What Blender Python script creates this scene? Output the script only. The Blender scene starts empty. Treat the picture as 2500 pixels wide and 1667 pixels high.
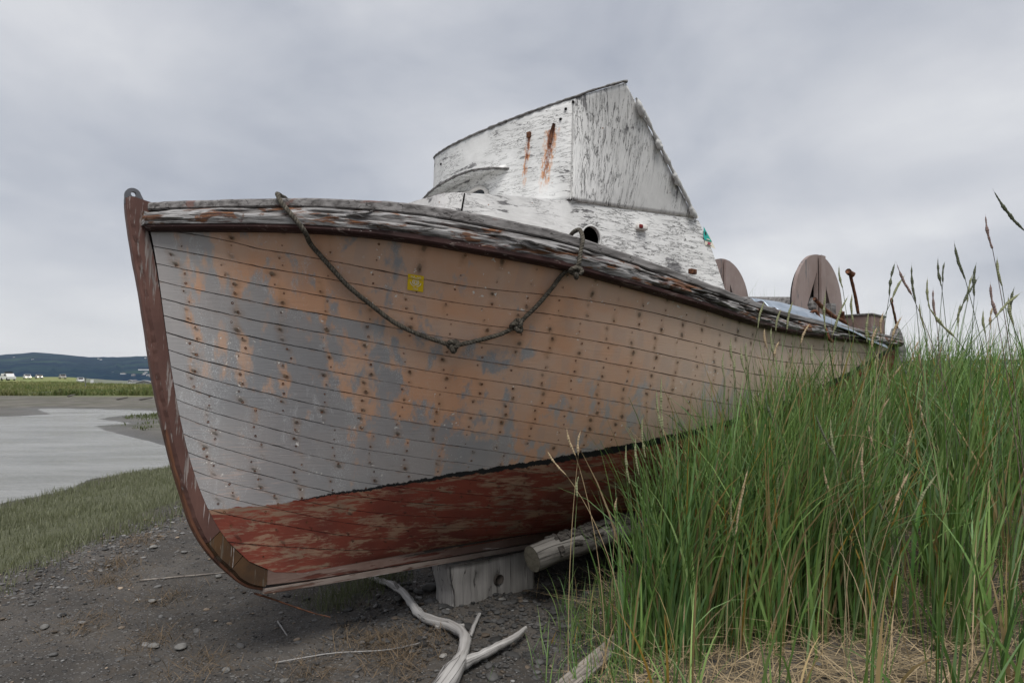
import bpy, bmesh, math, random
import numpy as np
from mathutils import Vector, Matrix, noise
random.seed(11)
rng = np.random.default_rng(7)
sc = bpy.context.scene
col = sc.collection

# ------------------------------------------------------------------ camera
cam_d = bpy.data.cameras.new('camera')
cam_d.sensor_width = 36.0
cam_d.lens = 24.0
cam_d.clip_start = 0.05
cam_d.clip_end = 20000
cam = bpy.data.objects.new('camera', cam_d)
col.objects.link(cam)
cam.location = (0, 0, 1.4)
cam.rotation_euler = (math.radians(90 + 2.957), 0, 0)
sc.camera = cam

# ------------------------------------------------------------------ light
SUN_DIR = Vector((0.06, -0.50, 0.92)).normalized()      # towards the sun, behind the cloud
SUN_EL = math.asin(SUN_DIR.z)
SUN_AZ = math.atan2(SUN_DIR.x, SUN_DIR.y)
world = bpy.data.worlds.new('World')
sc.world = world
world.use_nodes = True
wt = world.node_tree
wt.nodes.clear()

sun_d = bpy.data.lights.new('sun', 'SUN')
sun_d.energy = 1.5
sun_d.angle = math.radians(30)
sun_d.color = (1.0, 0.97, 0.93)
sun = bpy.data.objects.new('sun', sun_d)
sun.rotation_euler = (-SUN_DIR).to_track_quat('-Z', 'Y').to_euler()
sun.location = (-4, -6, 9)
col.objects.link(sun)

vs = sc.view_settings
vs.view_transform = 'Standard'
vs.look = 'None'
vs.exposure = 1.24
vs.gamma = 1.0
vs.use_curve_mapping = False
cy = sc.cycles
cy.max_bounces = 6
cy.diffuse_bounces = 3
cy.glossy_bounces = 2
cy.transmission_bounces = 3
cy.transparent_max_bounces = 6
cy.volume_bounces = 0
cy.caustics_reflective = False
cy.caustics_refractive = False


# ------------------------------------------------------------------ node helper
class NT:
    def __init__(self, tree):
        self.t = tree

    def node(self, typ, **kw):
        n = self.t.nodes.new(typ)
        for k, v in kw.items():
            setattr(n, k, v)
        return n

    def put(self, sock, val):
        if hasattr(val, 'is_linked'):
            self.t.links.new(val, sock)
        elif isinstance(val, (tuple, list)) and len(val) == 3 and len(getattr(sock, 'default_value', (0, 0, 0))) == 4:
            sock.default_value = (*val, 1)
        else:
            sock.default_value = val

    def coord(self, kind='Object'):
        return self.node('ShaderNodeTexCoord').outputs[kind]

    def attr(self, name, out='Color'):
        return self.node('ShaderNodeAttribute', attribute_name=name).outputs[out]

    def sep(self, v):
        n = self.node('ShaderNodeSeparateXYZ')
        self.put(n.inputs[0], v)
        return n.outputs[0], n.outputs[1], n.outputs[2]

    def comb(self, x, y, z):
        n = self.node('ShaderNodeCombineXYZ')
        for i, v in enumerate((x, y, z)):
            self.put(n.inputs[i], v)
        return n.outputs[0]

    def m(self, op, a, b=0.0, c=None, clamp=False):
        n = self.node('ShaderNodeMath', operation=op, use_clamp=clamp)
        self.put(n.inputs[0], a)
        self.put(n.inputs[1], b)
        if c is not None:
            self.put(n.inputs[2], c)
        return n.outputs[0]

    def add(self, *a):
        r = a[0]
        for x in a[1:]:
            r = self.m('ADD', r, x)
        return r

    def mul(self, *a):
        r = a[0]
        for x in a[1:]:
            r = self.m('MULTIPLY', r, x)
        return r

    def scale(self, v, s):
        n = self.node('ShaderNodeVectorMath', operation='MULTIPLY')
        self.put(n.inputs[0], v)
        self.put(n.inputs[1], s)
        return n.outputs[0]

    def vadd(self, v, s):
        n = self.node('ShaderNodeVectorMath', operation='ADD')
        self.put(n.inputs[0], v)
        self.put(n.inputs[1], s)
        return n.outputs[0]

    def noise(self, v, scale=5.0, detail=4.0, rough=0.55, dist=0.0, col=False):
        n = self.node('ShaderNodeTexNoise')
        self.put(n.inputs['Vector'], v)
        n.inputs['Scale'].default_value = scale
        n.inputs['Detail'].default_value = detail
        n.inputs['Roughness'].default_value = rough
        n.inputs['Distortion'].default_value = dist
        return n.outputs['Color' if col else 'Fac']

    def voro(self, v, scale=5.0, feature='F1', out='Distance', rnd=1.0):
        n = self.node('ShaderNodeTexVoronoi', feature=feature)
        self.put(n.inputs['Vector'], v)
        n.inputs['Scale'].default_value = scale
        n.inputs['Randomness'].default_value = rnd
        return n.outputs[out]

    def step(self, x, lo, hi):
        n = self.node('ShaderNodeMapRange', interpolation_type='SMOOTHSTEP')
        self.put(n.inputs[0], x)
        self.put(n.inputs[1], lo)
        self.put(n.inputs[2], hi)
        return n.outputs[0]

    def lin(self, x, lo, hi, a=0.0, b=1.0):
        n = self.node('ShaderNodeMapRange')
        self.put(n.inputs[0], x)
        for i, v in enumerate((lo, hi, a, b)):
            self.put(n.inputs[i + 1], v)
        return n.outputs[0]

    def mix(self, f, a, b, blend='MIX'):
        n = self.node('ShaderNodeMix', data_type='RGBA', blend_type=blend)
        self.put(n.inputs[0], f)
        self.put(n.inputs[6], a)
        self.put(n.inputs[7], b)
        return n.outputs[2]

    def ramp(self, f, stops):
        n = self.node('ShaderNodeValToRGB')
        cr = n.color_ramp
        while len(cr.elements) < len(stops):
            cr.elements.new(0.5)
        for e, (p, c) in zip(cr.elements, stops):
            e.position = p
            e.color = (*c, 1)
        self.put(n.inputs[0], f)
        return n.outputs[0]

    def bump(self, h, strength=0.5, dist=0.01, normal=None):
        n = self.node('ShaderNodeBump')
        n.inputs['Strength'].default_value = strength
        n.inputs['Distance'].default_value = dist
        self.put(n.inputs['Height'], h)
        if normal is not None:
            self.put(n.inputs['Normal'], normal)
        return n.outputs[0]


# ------------------------------------------------------------------ sky: overcast cloud sheet over a clear-sky base
w = NT(wt)
sky = w.node('ShaderNodeTexSky', sky_type='NISHITA', sun_disc=False)
sky.sun_elevation = SUN_EL
sky.sun_rotation = SUN_AZ
skyc = w.mix(1.0, sky.outputs[0], (0.10, 0.10, 0.10), 'MULTIPLY')
d = w.coord('Generated')
dx, dy, dz = w.sep(d)
zz = w.m('ADD', w.m('MAXIMUM', dz, 0.0), 0.16)
sheet = w.comb(w.m('DIVIDE', dx, zz), w.m('DIVIDE', dy, zz), 0.0)
n1 = w.noise(w.scale(w.vadd(sheet, (3.1, 0.4, 0)), (0.9, 0.8, 1)), 0.60, 5, 0.46, 0.3)
n2 = w.noise(w.scale(w.vadd(sheet, (7.1, 2.0, 0)), (0.9, 0.8, 1)), 1.5, 6, 0.5, 0.4)
n3 = w.noise(w.scale(d, (2.2, 2.2, 3.6)), 1.5, 5, 0.48, 0.3)
nf = w.add(w.mul(n1, 0.45), w.mul(n2, 0.20), w.mul(n3, 0.35))
cl = w.ramp(nf, [(0.38, (0.38, 0.41, 0.475)), (0.45, (0.49, 0.515, 0.57)), (0.54, (0.62, 0.635, 0.675)), (0.63, (0.76, 0.77, 0.79))])
low = w.step(dz, 0.20, 0.0)                     # the sheet thins and brightens towards the horizon
cl = w.mix(w.mul(low, 0.75), cl, (0.74, 0.745, 0.76))
mixed = w.mix(0.95, skyc, cl)
bg = w.node('ShaderNodeBackground')
w.put(bg.inputs[0], mixed)
bg.inputs[1].default_value = 0.45
wo = w.node('ShaderNodeOutputWorld')
wt.links.new(bg.outputs[0], wo.inputs[0])


# ------------------------------------------------------------------ materials
MATS = {}


def mat(name, fn):
    m_ = bpy.data.materials.new(name)
    m_.use_nodes = True
    t = m_.node_tree
    t.nodes.clear()
    N = NT(t)
    b = N.node('ShaderNodeBsdfPrincipled')
    o = N.node('ShaderNodeOutputMaterial')
    t.links.new(b.outputs[0], o.inputs[0])
    r = fn(N) or {}
    for k, v in r.items():
        if k == '_surface':
            t.links.new(v(N, b), o.inputs[0])
        else:
            N.put(b.inputs[k], v)
    if 'Roughness' not in r:
        b.inputs['Roughness'].default_value = 0.8
    if 'Specular IOR Level' not in r:
        b.inputs['Specular IOR Level'].default_value = 0.25
    MATS[name] = m_
    return m_


def wood(name, c_light, c_dark, c_extra=None, along='x', extra_at=0.58, rough=0.85, bump=0.6, sc_=1.0, crack=True, uvm=None):
    """weathered timber: grain runs along the given axis of the object"""
    def fn(N):
        P = N.coord() if uvm is None else N.scale(N.node('ShaderNodeUVMap', uv_map=uvm).outputs[0], (1.0, 0.22, 1.0))
        st = {'x': (1.2, 26, 26), 'y': (26, 1.2, 26), 'z': (26, 26, 1.2)}[along]
        st = tuple(v * sc_ for v in st)
        g = N.noise(N.scale(P, st), 1.6, 6, 0.6, 0.25)
        g2 = N.noise(N.scale(P, tuple(v * 3 for v in st)), 1.4, 3, 0.6)
        big = N.noise(P, 2.6 * sc_, 4, 0.6)
        c = N.mix(N.step(g, 0.30, 0.68), c_dark, c_light)
        c = N.mix(N.mul(N.step(g2, 0.55, 0.8), 0.35), c, tuple(v * 0.45 for v in c_dark))
        c = N.mix(N.mul(N.step(big, 0.35, 0.7), 0.35), c, tuple(v * 0.6 for v in c_light))
        if c_extra:
            e = N.noise(N.scale(P, tuple(v * 0.25 + 1.5 for v in st)), 1.3, 5, 0.65, 0.4)
            c = N.mix(N.step(e, extra_at, extra_at + 0.06), c, c_extra)
        hgt = N.add(g, N.mul(g2, 0.4))
        if crack:
            k = N.noise(N.scale(P, tuple(v * 0.8 for v in st)), 1.1, 2, 0.5, 0.1)
            ck = N.step(N.m('ABSOLUTE', N.m('SUBTRACT', k, 0.5)), 0.014, 0.0)
            c = N.mix(N.mul(ck, 0.75), c, (0.012, 0.010, 0.009))
            hgt = N.m('SUBTRACT', hgt, N.mul(ck, 0.8))
        return {'Base Color': c, 'Roughness': rough, 'Normal': N.bump(hgt, bump, 0.006)}
    return mat(name, fn)


def waterline(N, s):
    """height of the painted waterline over the keel, rising towards the stern"""
    sp = N.m('MAXIMUM', s, 0.0)
    return N.add(0.437, N.mul(sp, 0.125), N.mul(sp, sp, 0.0145))


def hull_paint(N):
    P = N.coord()
    s, b, h = N.sep(P)
    uv = N.node('ShaderNodeUVMap', uv_map='plank').outputs[0]
    U, V, _ = N.sep(uv)
    rnd = N.node('ShaderNodeObjectInfo').outputs['Random']
    fu = N.m('ABSOLUTE', N.m('SUBTRACT', N.m('FRACT', U), 0.5))          # 0 on a frame
    vfr = N.m('FRACT', V)
    fv = N.m('ABSOLUTE', N.m('SUBTRACT', vfr, 0.5))
    blot = N.noise(N.scale(P, (2.4, 2.4, 1.15)), 2.1, 5, 0.6, 0.4)
    blot2 = N.noise(N.vadd(N.scale(P, (9, 9, 2.0)), (3, 1, 7)), 1.5, 4, 0.6, 0.2)
    # where the grey top coat has worn through to the buff coat
    field = N.add(N.mul(N.m('SUBTRACT', h, 0.95), 0.40), N.mul(N.m('MINIMUM', N.m('SUBTRACT', s, 0.15), 1.2), 0.20),
                  N.mul(N.m('SUBTRACT', blot, 0.5), 1.35), N.mul(N.m('SUBTRACT', blot2, 0.5), 1.0), N.mul(N.m('SUBTRACT', N.noise(N.scale(P, (9, 9, 4)), 4.5, 5, 0.65), 0.5), 0.42),
                  N.mul(N.step(fu, 0.22, 0.0), 0.10), N.mul(N.m('SUBTRACT', rnd, 0.5), 0.20), N.mul(N.step(s, -0.1, -0.5), -0.20), -0.10)
    bay = N.node('ShaderNodeTexWhiteNoise', noise_dimensions='2D')
    N.put(bay.inputs['Vector'], N.comb(N.m('FLOOR', N.add(N.mul(U, 0.5), N.mul(rnd, 7.0))), N.m('FLOOR', V), 0.0))
    field = N.add(field, N.mul(N.m('SUBTRACT', bay.outputs[0], 0.5), 0.07))
    worn = N.step(field, -0.13, 0.11)
    bl3 = N.noise(P, 1.3, 3, 0.5)
    grey = N.mix(N.step(bl3, 0.35, 0.65), (0.225, 0.252, 0.276), (0.315, 0.328, 0.338))
    grey = N.mix(N.step(s, 0.8, 2.2), grey, (0.385, 0.37, 0.36))
    buff = N.mix(N.step(N.noise(P, 1.9, 4, 0.55, 0.3), 0.38, 0.62), (0.60, 0.315, 0.172), (0.56, 0.365, 0.255))
    buff = N.mix(N.step(s, 1.2, 2.6), buff, (0.57, 0.43, 0.335))
    c = N.mix(N.add(0.12, N.mul(worn, 0.72)), grey, buff)
    # grey showing through in soft squarish panels between the frames
    pan = N.noise(N.comb(N.m('FLOOR', N.mul(U, 1.0)), N.m('FLOOR', N.mul(V, 1.0)), 3.0), 1.7, 0, 0.5)
    c = N.mix(N.mul(N.step(pan, 0.52, 0.62), N.step(fu, 0.12, 0.34), N.step(fv, 0.5, 0.25), 0.16), c, (0.245, 0.25, 0.262))
    # vertical rusty weeping along the frames
    weep = N.mul(N.step(fu, 0.16, 0.02), N.step(N.noise(N.scale(P, (5, 5, 1.1)), 2.2, 4, 0.6), 0.48, 0.66))
    c = N.mix(N.mul(weep, 0.34), c, (0.33, 0.19, 0.10))
    # chalky scuffs, thickest on the grey
    sp = N.noise(P, 210, 2, 0.6)
    spm = N.noise(N.scale(P, (3, 3, 1.3)), 1.9, 4, 0.62, 0.6)
    chalk = N.mul(N.step(sp, 0.53, 0.64), N.step(spm, 0.45, 0.64), N.m('SUBTRACT', 1.0, N.mul(worn, 0.75)))
    c = N.mix(N.mul(chalk, 0.65), c, (0.55, 0.57, 0.58))
    scuf = N.mul(N.step(N.noise(N.scale(P, (7, 7, 1.6)), 2.4, 7, 0.72, 0.8), 0.56, 0.68), N.step(s, 0.75, 0.0), N.step(sp, 0.40, 0.58))
    c = N.mix(N.mul(scuf, 0.5), c, (0.58, 0.59, 0.60))
    # grime and brown bleeding along the plank edges
    jag = N.mul(N.m('SUBTRACT', N.noise(P, 34, 3, 0.6), 0.5), 0.09)
    edge = N.step(N.add(fv, jag), 0.468, 0.505)
    c = N.mix(N.mul(edge, N.lin(N.noise(P, 4.5, 4, 0.6), 0.35, 0.65, 0.1, 0.75)), c, (0.115, 0.062, 0.034))
    under = N.mul(N.step(vfr, 0.22, 0.0), N.step(N.noise(N.scale(P, (6, 6, 2)), 2.0, 5, 0.65), 0.52, 0.66))
    c = N.mix(N.mul(under, 0.35), c, (0.28, 0.15, 0.075))
    # fastenings: two to a plank on every frame, each with a stain and a short run below
    du = N.mul(fu, 0.175)
    vf = N.m('FRACT', V)
    dv = N.mul(N.m('SUBTRACT', N.m('ABSOLUTE', N.m('SUBTRACT', vf, 0.5)), 0.26), 0.095)
    wob = N.mul(N.m('SUBTRACT', N.noise(P, 46, 3, 0.6), 0.5), 0.016)
    dist = N.add(N.m('SQRT', N.add(N.mul(du, du), N.mul(dv, dv))), wob)
    pick = N.noise(N.comb(N.m('ROUND', N.m('SUBTRACT', U, 0.5)), N.m('FLOOR', N.mul(V, 2.0)), 9.3), 1.37, 0, 0.5)
    strong = N.step(pick, 0.42, 0.68)
    dist = N.m('DIVIDE', dist, N.lin(pick, 0.3, 0.7, 0.55, 1.35))
    halo = N.mul(N.step(dist, 0.030, 0.004), N.lin(strong, 0, 1, 0.05, 0.8))
    c = N.mix(N.mul(halo, 0.40), c, (0.17, 0.095, 0.050))
    spot = N.mul(N.step(dist, 0.0115, 0.003), N.lin(strong, 0, 1, 0.08, 1.0))
    c = N.mix(N.mul(spot, 0.66), c, (0.060, 0.056, 0.040))
    # flaked patches down to the white primer
    fl = N.noise(P, 42, 3, 0.62, 0.4)
    flm = N.noise(N.vadd(P, (5, 2, 1)), 3.4, 3, 0.6)
    near = N.step(dist, 0.05, 0.01)
    flake = N.mul(N.step(fl, 0.655, 0.675), N.step(N.add(flm, N.mul(near, 0.13), N.mul(edge, 0.07)), 0.585, 0.65))
    c = N.mix(flake, c, (0.66, 0.64, 0.60))
    # scraped stripes low at the stem
    scr = N.mul(N.step(N.noise(N.scale(P, (4, 4, 60)), 2.0, 4, 0.62, 0.4), 0.56, 0.66), N.step(s, 0.35, -0.25), N.step(h, 0.95, 0.6))
    c = N.mix(N.mul(scr, 0.7), c, (0.50, 0.40, 0.36))
    # bottom paint under a ragged black line
    wl = waterline(N, s)
    rag = N.mul(N.m('SUBTRACT', N.noise(P, 15, 4, 0.65), 0.5), 0.03)
    hh = N.add(h, rag)
    r1 = N.noise(N.scale(P, (2.0, 2.0, 7)), 2.0, 8, 0.72, 0.6)
    r2 = N.noise(N.scale(P, (5, 5, 60)), 1.7, 6, 0.65, 0.3)
    red = N.mix(N.step(N.noise(P, 3, 3, 0.5), 0.35, 0.65), (0.200, 0.048, 0.030), (0.130, 0.034, 0.024))
    bare = N.mix(N.step(N.noise(P, 5, 3, 0.5), 0.35, 0.65), (0.27, 0.165, 0.11), (0.20, 0.135, 0.095))
    bott = N.mix(N.step(N.add(N.mul(r1, 0.7), N.mul(r2, 0.3)), 0.49, 0.56), red, bare)
    bott = N.mix(N.mul(edge, 0.8), bott, (0.03, 0.018, 0.014))
    bott = N.mix(N.mul(spot, 0.5), bott, (0.02, 0.015, 0.012))
    wid = N.add(0.0, N.mul(N.m('MAXIMUM', N.m('MINIMUM', s, 1.7), 0.0), 0.0125))
    above = N.step(N.m('SUBTRACT', hh, wl), -0.002, 0.002)
    c2 = N.mix(above, bott, c)
    rag2 = N.mul(N.m('SUBTRACT', N.noise(P, 27, 5, 0.75), 0.5), 0.05)
    bd = N.m('ABSOLUTE', N.m('SUBTRACT', N.add(hh, rag2), wl))
    band = N.mul(N.step(bd, N.add(wid, 0.003), wid), N.step(s, 0.0, 0.25))
    c2 = N.mix(band, c2, (0.012, 0.013, 0.014))
    hb = N.add(N.mul(N.noise(N.scale(P, (3, 3, 55)), 3.0, 4, 0.6), 0.6), N.mul(sp, 0.12), N.mul(flake, -0.9),
               N.mul(spot, -1.2), N.mul(N.noise(P, 9, 4, 0.6), 0.7), N.mul(edge, -0.5))
    return {'Base Color': c2, 'Roughness': N.lin(blot2, 0.3, 0.7, 0.5, 0.72), 'Normal': N.bump(hb, 0.45, 0.004),
            'Specular IOR Level': 0.3}


mat('hull_paint', hull_paint)


def peeling(name, grain, runs=False, dirt=0.5):
    """old white paint splitting along the plywood grain; grain is the stretch in the panel's own uv metres"""
    def fn(N):
        uv = N.node('ShaderNodeUVMap', uv_map='panel').outputs[0]
        u, v, _ = N.sep(uv)
        g1 = N.noise(N.scale(uv, tuple(x * 1.0 for x in grain)), 1.0, 6, 0.66, 0.55)
        g2 = N.noise(N.vadd(N.scale(uv, tuple(x * 0.95 for x in grain)), (4, 9, 0)), 1.0, 6, 0.68, 0.5)
        area = N.noise(N.vadd(uv, (2.3, 1.1, 0)), 3.6, 5, 0.62, 0.3)
        area2 = N.noise(N.vadd(uv, (8.3, 4.1, 0)), 1.7, 4, 0.6, 0.3)
        f = N.add(N.mul(g1, 0.62), N.mul(area, 0.75))
        bare = N.step(f, 0.795, 0.825)
        cr = N.m('ABSOLUTE', N.m('SUBTRACT', g2, 0.5))
        crack = N.mul(N.step(cr, 0.016, 0.004), N.step(N.add(area2, N.mul(g1, 0.25)), 0.50, 0.66))
        white = N.mix(N.step(area, 0.35, 0.65), (0.75, 0.75, 0.74), (0.63, 0.63, 0.62))
        fine = N.noise(N.scale(uv, tuple(x * 5 for x in grain)), 1.0, 4, 0.65)
        white = N.mix(N.mul(N.step(fine, 0.46, 0.72), N.step(area2, 0.36, 0.62), dirt), white, (0.26, 0.265, 0.27))
        wd = N.mix(N.step(fine, 0.35, 0.65), (0.13, 0.13, 0.135), (0.27, 0.265, 0.265))
        c = N.mix(bare, white, wd)
        c = N.mix(N.mul(crack, 0.9), c, (0.035, 0.033, 0.033))
        vd = N.voro(uv, 17)
        dots = N.mul(N.step(vd, 0.10, 0.05), N.step(N.noise(uv, 4.2, 2, 0.5), 0.53, 0.6))
        c = N.mix(N.mul(dots, 0.8), c, (0.24, 0.10, 0.03))
        if runs:
            def run(u0, v0, ln, wd_, lean):
                uu = N.m('SUBTRACT', N.m('SUBTRACT', u, u0), N.mul(N.m('SUBTRACT', v0, v), lean))
                t = N.m('DIVIDE', N.m('SUBTRACT', v0, v), ln)
                wv = N.mul(N.m('SUBTRACT', N.noise(N.scale(uv, (40, 11, 1)), 1.0, 4, 0.65), 0.5), 0.035)
                x = N.m('ABSOLUTE', N.add(uu, wv))
                wdt = N.mul(N.lin(t, 0, 1, 1.0, 0.55), wd_)
                on = N.mul(N.step(t, -0.01, 0.02), N.step(N.add(t, N.mul(wv, 6)), 1.0, 0.72))
                return N.mul(N.step(x, N.mul(wdt, 1.9), wdt), on), N.mul(N.step(x, wdt, N.mul(wdt, 0.45)), on, N.step(t, 0.95, 0.4))
            for (u0, v0, ln, wd_, lean) in RUNS:
                o_, core = run(u0, v0, ln, wd_, lean)
                brk = N.step(N.noise(N.scale(uv, (70, 22, 1)), 1.0, 4, 0.65), 0.40, 0.60)
                c = N.mix(N.mul(o_, brk, 0.80), c, (0.56, 0.22, 0.050))
                c = N.mix(N.mul(core, N.add(0.35, N.mul(brk, 0.55))), c, (0.17, 0.048, 0.024))
        hb = N.add(N.mul(bare, -1.0), N.mul(crack, -1.1), N.mul(g1, 0.9), N.mul(fine, 0.25))
        return {'Base Color': c, 'Roughness': 0.72, 'Normal': N.bump(hb, 0.55, 0.005)}
    return mat(name, fn)


RUNS = [(0.425, 2.545, 0.38, 0.014, -0.10), (0.575, 2.54, 0.42, 0.030, -0.13)]
peeling('white_front', (5.5, 30, 1), runs=True, dirt=0.45)
peeling('white_wing', (30, 3.2, 1), dirt=0.7)
peeling('white_trunk', (5.0, 34, 1), dirt=0.5)
peeling('white_plain', (14, 20, 1), dirt=0.6)

wood('grey_wood', (0.235, 0.228, 0.225), (0.060, 0.056, 0.054), None, 'x')
wood('cap_wood', (0.225, 0.215, 0.212), (0.055, 0.050, 0.048), (0.135, 0.085, 0.075), 'x', 0.60)


def rotten(N):
    P = N.coord()
    g = N.noise(N.scale(P, (2.2, 9, 46)), 1.5, 7, 0.66, 0.5)
    g2 = N.noise(N.scale(P, (4, 12, 110)), 1.5, 4, 0.6, 0.3)
    rz = N.noise(N.scale(P, (3.0, 5, 16)), 1.6, 5, 0.62, 0.6)
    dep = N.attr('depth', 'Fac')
    c = N.mix(N.step(g, 0.30, 0.58), (0.050, 0.042, 0.038), (0.34, 0.335, 0.335))
    c = N.mix(N.mul(N.step(g2, 0.52, 0.75), 0.6), c, (0.04, 0.032, 0.028))
    c = N.mix(N.mul(N.step(rz, 0.52, 0.60), 0.9), c, N.mix(N.step(g2, 0.4, 0.6), (0.060, 0.026, 0.016), (0.20, 0.078, 0.026)))
    c = N.mix(N.mul(N.step(N.noise(N.scale(P, (3, 6, 22)), 2.3, 4, 0.6, 0.4), 0.60, 0.66), 0.7), c, (0.085, 0.034, 0.032))
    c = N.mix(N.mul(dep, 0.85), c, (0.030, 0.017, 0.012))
    return {'Base Color': c, 'Roughness': 0.85, 'Normal': N.bump(N.add(g, N.mul(g2, 0.5)), 0.9, 0.008)}


mat('rotten_wood', rotten)


def worn_paint(name, paint, paint2, under, under_amt, along):
    st = {'x': (1.8, 40, 40), 'z': (40, 40, 1.8)}[along]

    def fn(N):
        P = N.coord()
        g = N.noise(N.scale(P, st), 1.6, 6, 0.62, 0.3)
        a = N.noise(N.scale(P, tuple(0.15 * v + 2 for v in st)), 1.4, 5, 0.6, 0.4)
        c = N.mix(N.step(N.noise(P, 4, 4, 0.6), 0.35, 0.65), paint, paint2)
        wear = N.step(N.add(N.mul(g, 0.5), N.mul(a, 0.6)), under_amt, under_amt + 0.05)
        c = N.mix(wear, c, N.mix(N.step(g, 0.4, 0.6), tuple(v * 0.45 for v in under), under))
        ch = N.mul(N.step(N.noise(N.scale(P, tuple(v * 1.6 for v in st)), 1.8, 4, 0.65), 0.64, 0.68), N.step(N.noise(P, 6, 2, 0.5), 0.5, 0.58))
        c = N.mix(N.mul(ch, 0.8), c, (0.46, 0.43, 0.42))
        return {'Base Color': c, 'Roughness': 0.66, 'Normal': N.bump(N.add(g, N.mul(wear, -0.7)), 0.5, 0.005)}
    return mat(name, fn)


worn_paint('maroon', (0.130, 0.068, 0.055), (0.090, 0.046, 0.038), (0.24, 0.205, 0.19), 0.60, 'z')
worn_paint('maroon_rail', (0.042, 0.018, 0.016), (0.026, 0.012, 0.011), (0.13, 0.10, 0.09), 0.62, 'x')
worn_paint('keel_wood', (0.12, 0.075, 0.062), (0.16, 0.11, 0.092), (0.085, 0.028, 0.020), 0.60, 'x')
worn_paint('shoe_wood', (0.16, 0.125, 0.108), (0.20, 0.165, 0.145), (0.10, 0.055, 0.040), 0.60, 'x')
worn_paint('forefoot_wood', (0.040, 0.024, 0.015), (0.085, 0.045, 0.020), (0.10, 0.078, 0.058), 0.57, 'z')
worn_paint('stem_iron', (0.105, 0.045, 0.027), (0.135, 0.062, 0.035), (0.060, 0.030, 0.022), 0.58, 'z')
worn_paint('reel_paint', (0.215, 0.165, 0.15), (0.25, 0.20, 0.185), (0.15, 0.14, 0.14), 0.62, 'z')
worn_paint('deck_paint', (0.17, 0.115, 0.10), (0.20, 0.15, 0.135), (0.14, 0.13, 0.13), 0.60, 'x')


def rust(N):
    P = N.coord()
    n = N.noise(P, 38, 5, 0.65)
    c = N.ramp(n, [(0.3, (0.030, 0.014, 0.010)), (0.5, (0.095, 0.040, 0.022)), (0.7, (0.19, 0.080, 0.034))])
    return {'Base Color': c, 'Roughness': 0.9, 'Normal': N.bump(n, 0.7, 0.004)}


mat('rust', rust)


def galv(N):
    P = N.coord()
    n = N.noise(P, 9, 4, 0.6)
    n2 = N.noise(N.scale(P, (1, 14, 14)), 3, 4, 0.6)
    c = N.mix(N.step(n, 0.3, 0.7), (0.25, 0.30, 0.36), (0.36, 0.41, 0.47))
    c = N.mix(N.mul(N.step(n2, 0.60, 0.72), 0.7), c, (0.28, 0.18, 0.10))
    return {'Base Color': c, 'Metallic': 0.55, 'Roughness': N.lin(n, 0.3, 0.7, 0.32, 0.5), 'Normal': N.bump(n, 0.15, 0.003)}


mat('galvanised', galv)


def lead(N):
    n = N.noise(N.coord(), 30, 4, 0.6)
    return {'Base Color': N.mix(n, (0.07, 0.075, 0.085), (0.16, 0.165, 0.18)), 'Metallic': 0.4, 'Roughness': 0.6, 'Normal': N.bump(n, 0.3, 0.003)}


mat('iron_grey', lead)


def ropem(N):
    uv = N.node('ShaderNodeUVMap', uv_map='rope').outputs[0]
    u, v, _ = N.sep(uv)
    lay = N.m('SINE', N.add(N.mul(u, 420.0), N.mul(v, 18.85)))
    n = N.noise(N.coord(), 60, 4, 0.6)
    c = N.mix(N.step(n, 0.3, 0.7), (0.045, 0.040, 0.032), (0.125, 0.112, 0.090))
    c = N.mix(N.mul(N.step(lay, 0.0, -0.9), 0.5), c, (0.020, 0.017, 0.014))
    c = N.mix(N.mul(N.step(N.noise(N.coord(), 150, 2, 0.6), 0.66, 0.72), 0.7), c, (0.30, 0.29, 0.26))
    return {'Base Color': c, 'Roughness': 0.95, 'Normal': N.bump(N.add(N.mul(lay, 0.5), n), 0.6, 0.003)}


mat('rope', ropem)


def flat(name, c, rough=0.6, var=0.15, **kw):
    def fn(N):
        n = N.noise(N.coord(), 14, 4, 0.6)
        r = {'Base Color': N.mix(n, tuple(v * (1 - var) for v in c), tuple(min(1, v * (1 + var)) for v in c)), 'Roughness': rough}
        r.update(kw)
        return r
    return mat(name, fn)


flat('decal_yellow', (0.66, 0.46, 0.02), 0.5)
flat('decal_white', (0.70, 0.66, 0.55), 0.5)
flat('decal_teal', (0.035, 0.36, 0.31), 0.5)
flat('print_black', (0.03, 0.035, 0.04), 0.6)
flat('print_red', (0.35, 0.06, 0.10), 0.6)
flat('hole_dark', (0.010, 0.009, 0.009), 0.9)
flat('inner_dark', (0.05, 0.042, 0.036), 0.9)
flat('lens_red', (0.14, 0.012, 0.012), 0.3)
flat('lamp_white', (0.62, 0.60, 0.57), 0.5)
flat('glass_dark', (0.012, 0.013, 0.015), 0.12, **{'Specular IOR Level': 0.5})
flat('sealant', (0.50, 0.50, 0.49), 0.7, 0.35)
wood('log_wood', (0.20, 0.188, 0.172), (0.055, 0.050, 0.045), (0.11, 0.095, 0.08), 'x', 0.62, bump=0.9, uvm='rope')
wood('drift_wood', (0.40, 0.39, 0.38), (0.19, 0.18, 0.172), None, 'x', bump=0.7, uvm='rope')
wood('block_wood', (0.25, 0.238, 0.225), (0.165, 0.156, 0.148), (0.16, 0.152, 0.145), 'z', 0.60, bump=0.5, sc_=0.8)
wood('board_wood', (0.30, 0.27, 0.24), (0.12, 0.105, 0.095), None, 'x')
wood('end_grain', (0.19, 0.175, 0.135), (0.095, 0.088, 0.068), None, 'y', crack=False, bump=0.3)


# ------------------------------------------------------------------ object helpers
def link(o, parent=None):
    col.objects.link(o)
    if parent is not None:
        o.parent = parent
    return o


def tag(o, label=None, cat=None, group=None, kind=None):
    for k, v in (('label', label), ('category', cat), ('group', group), ('kind', kind)):
        if v:
            o[k] = v
    return o


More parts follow.
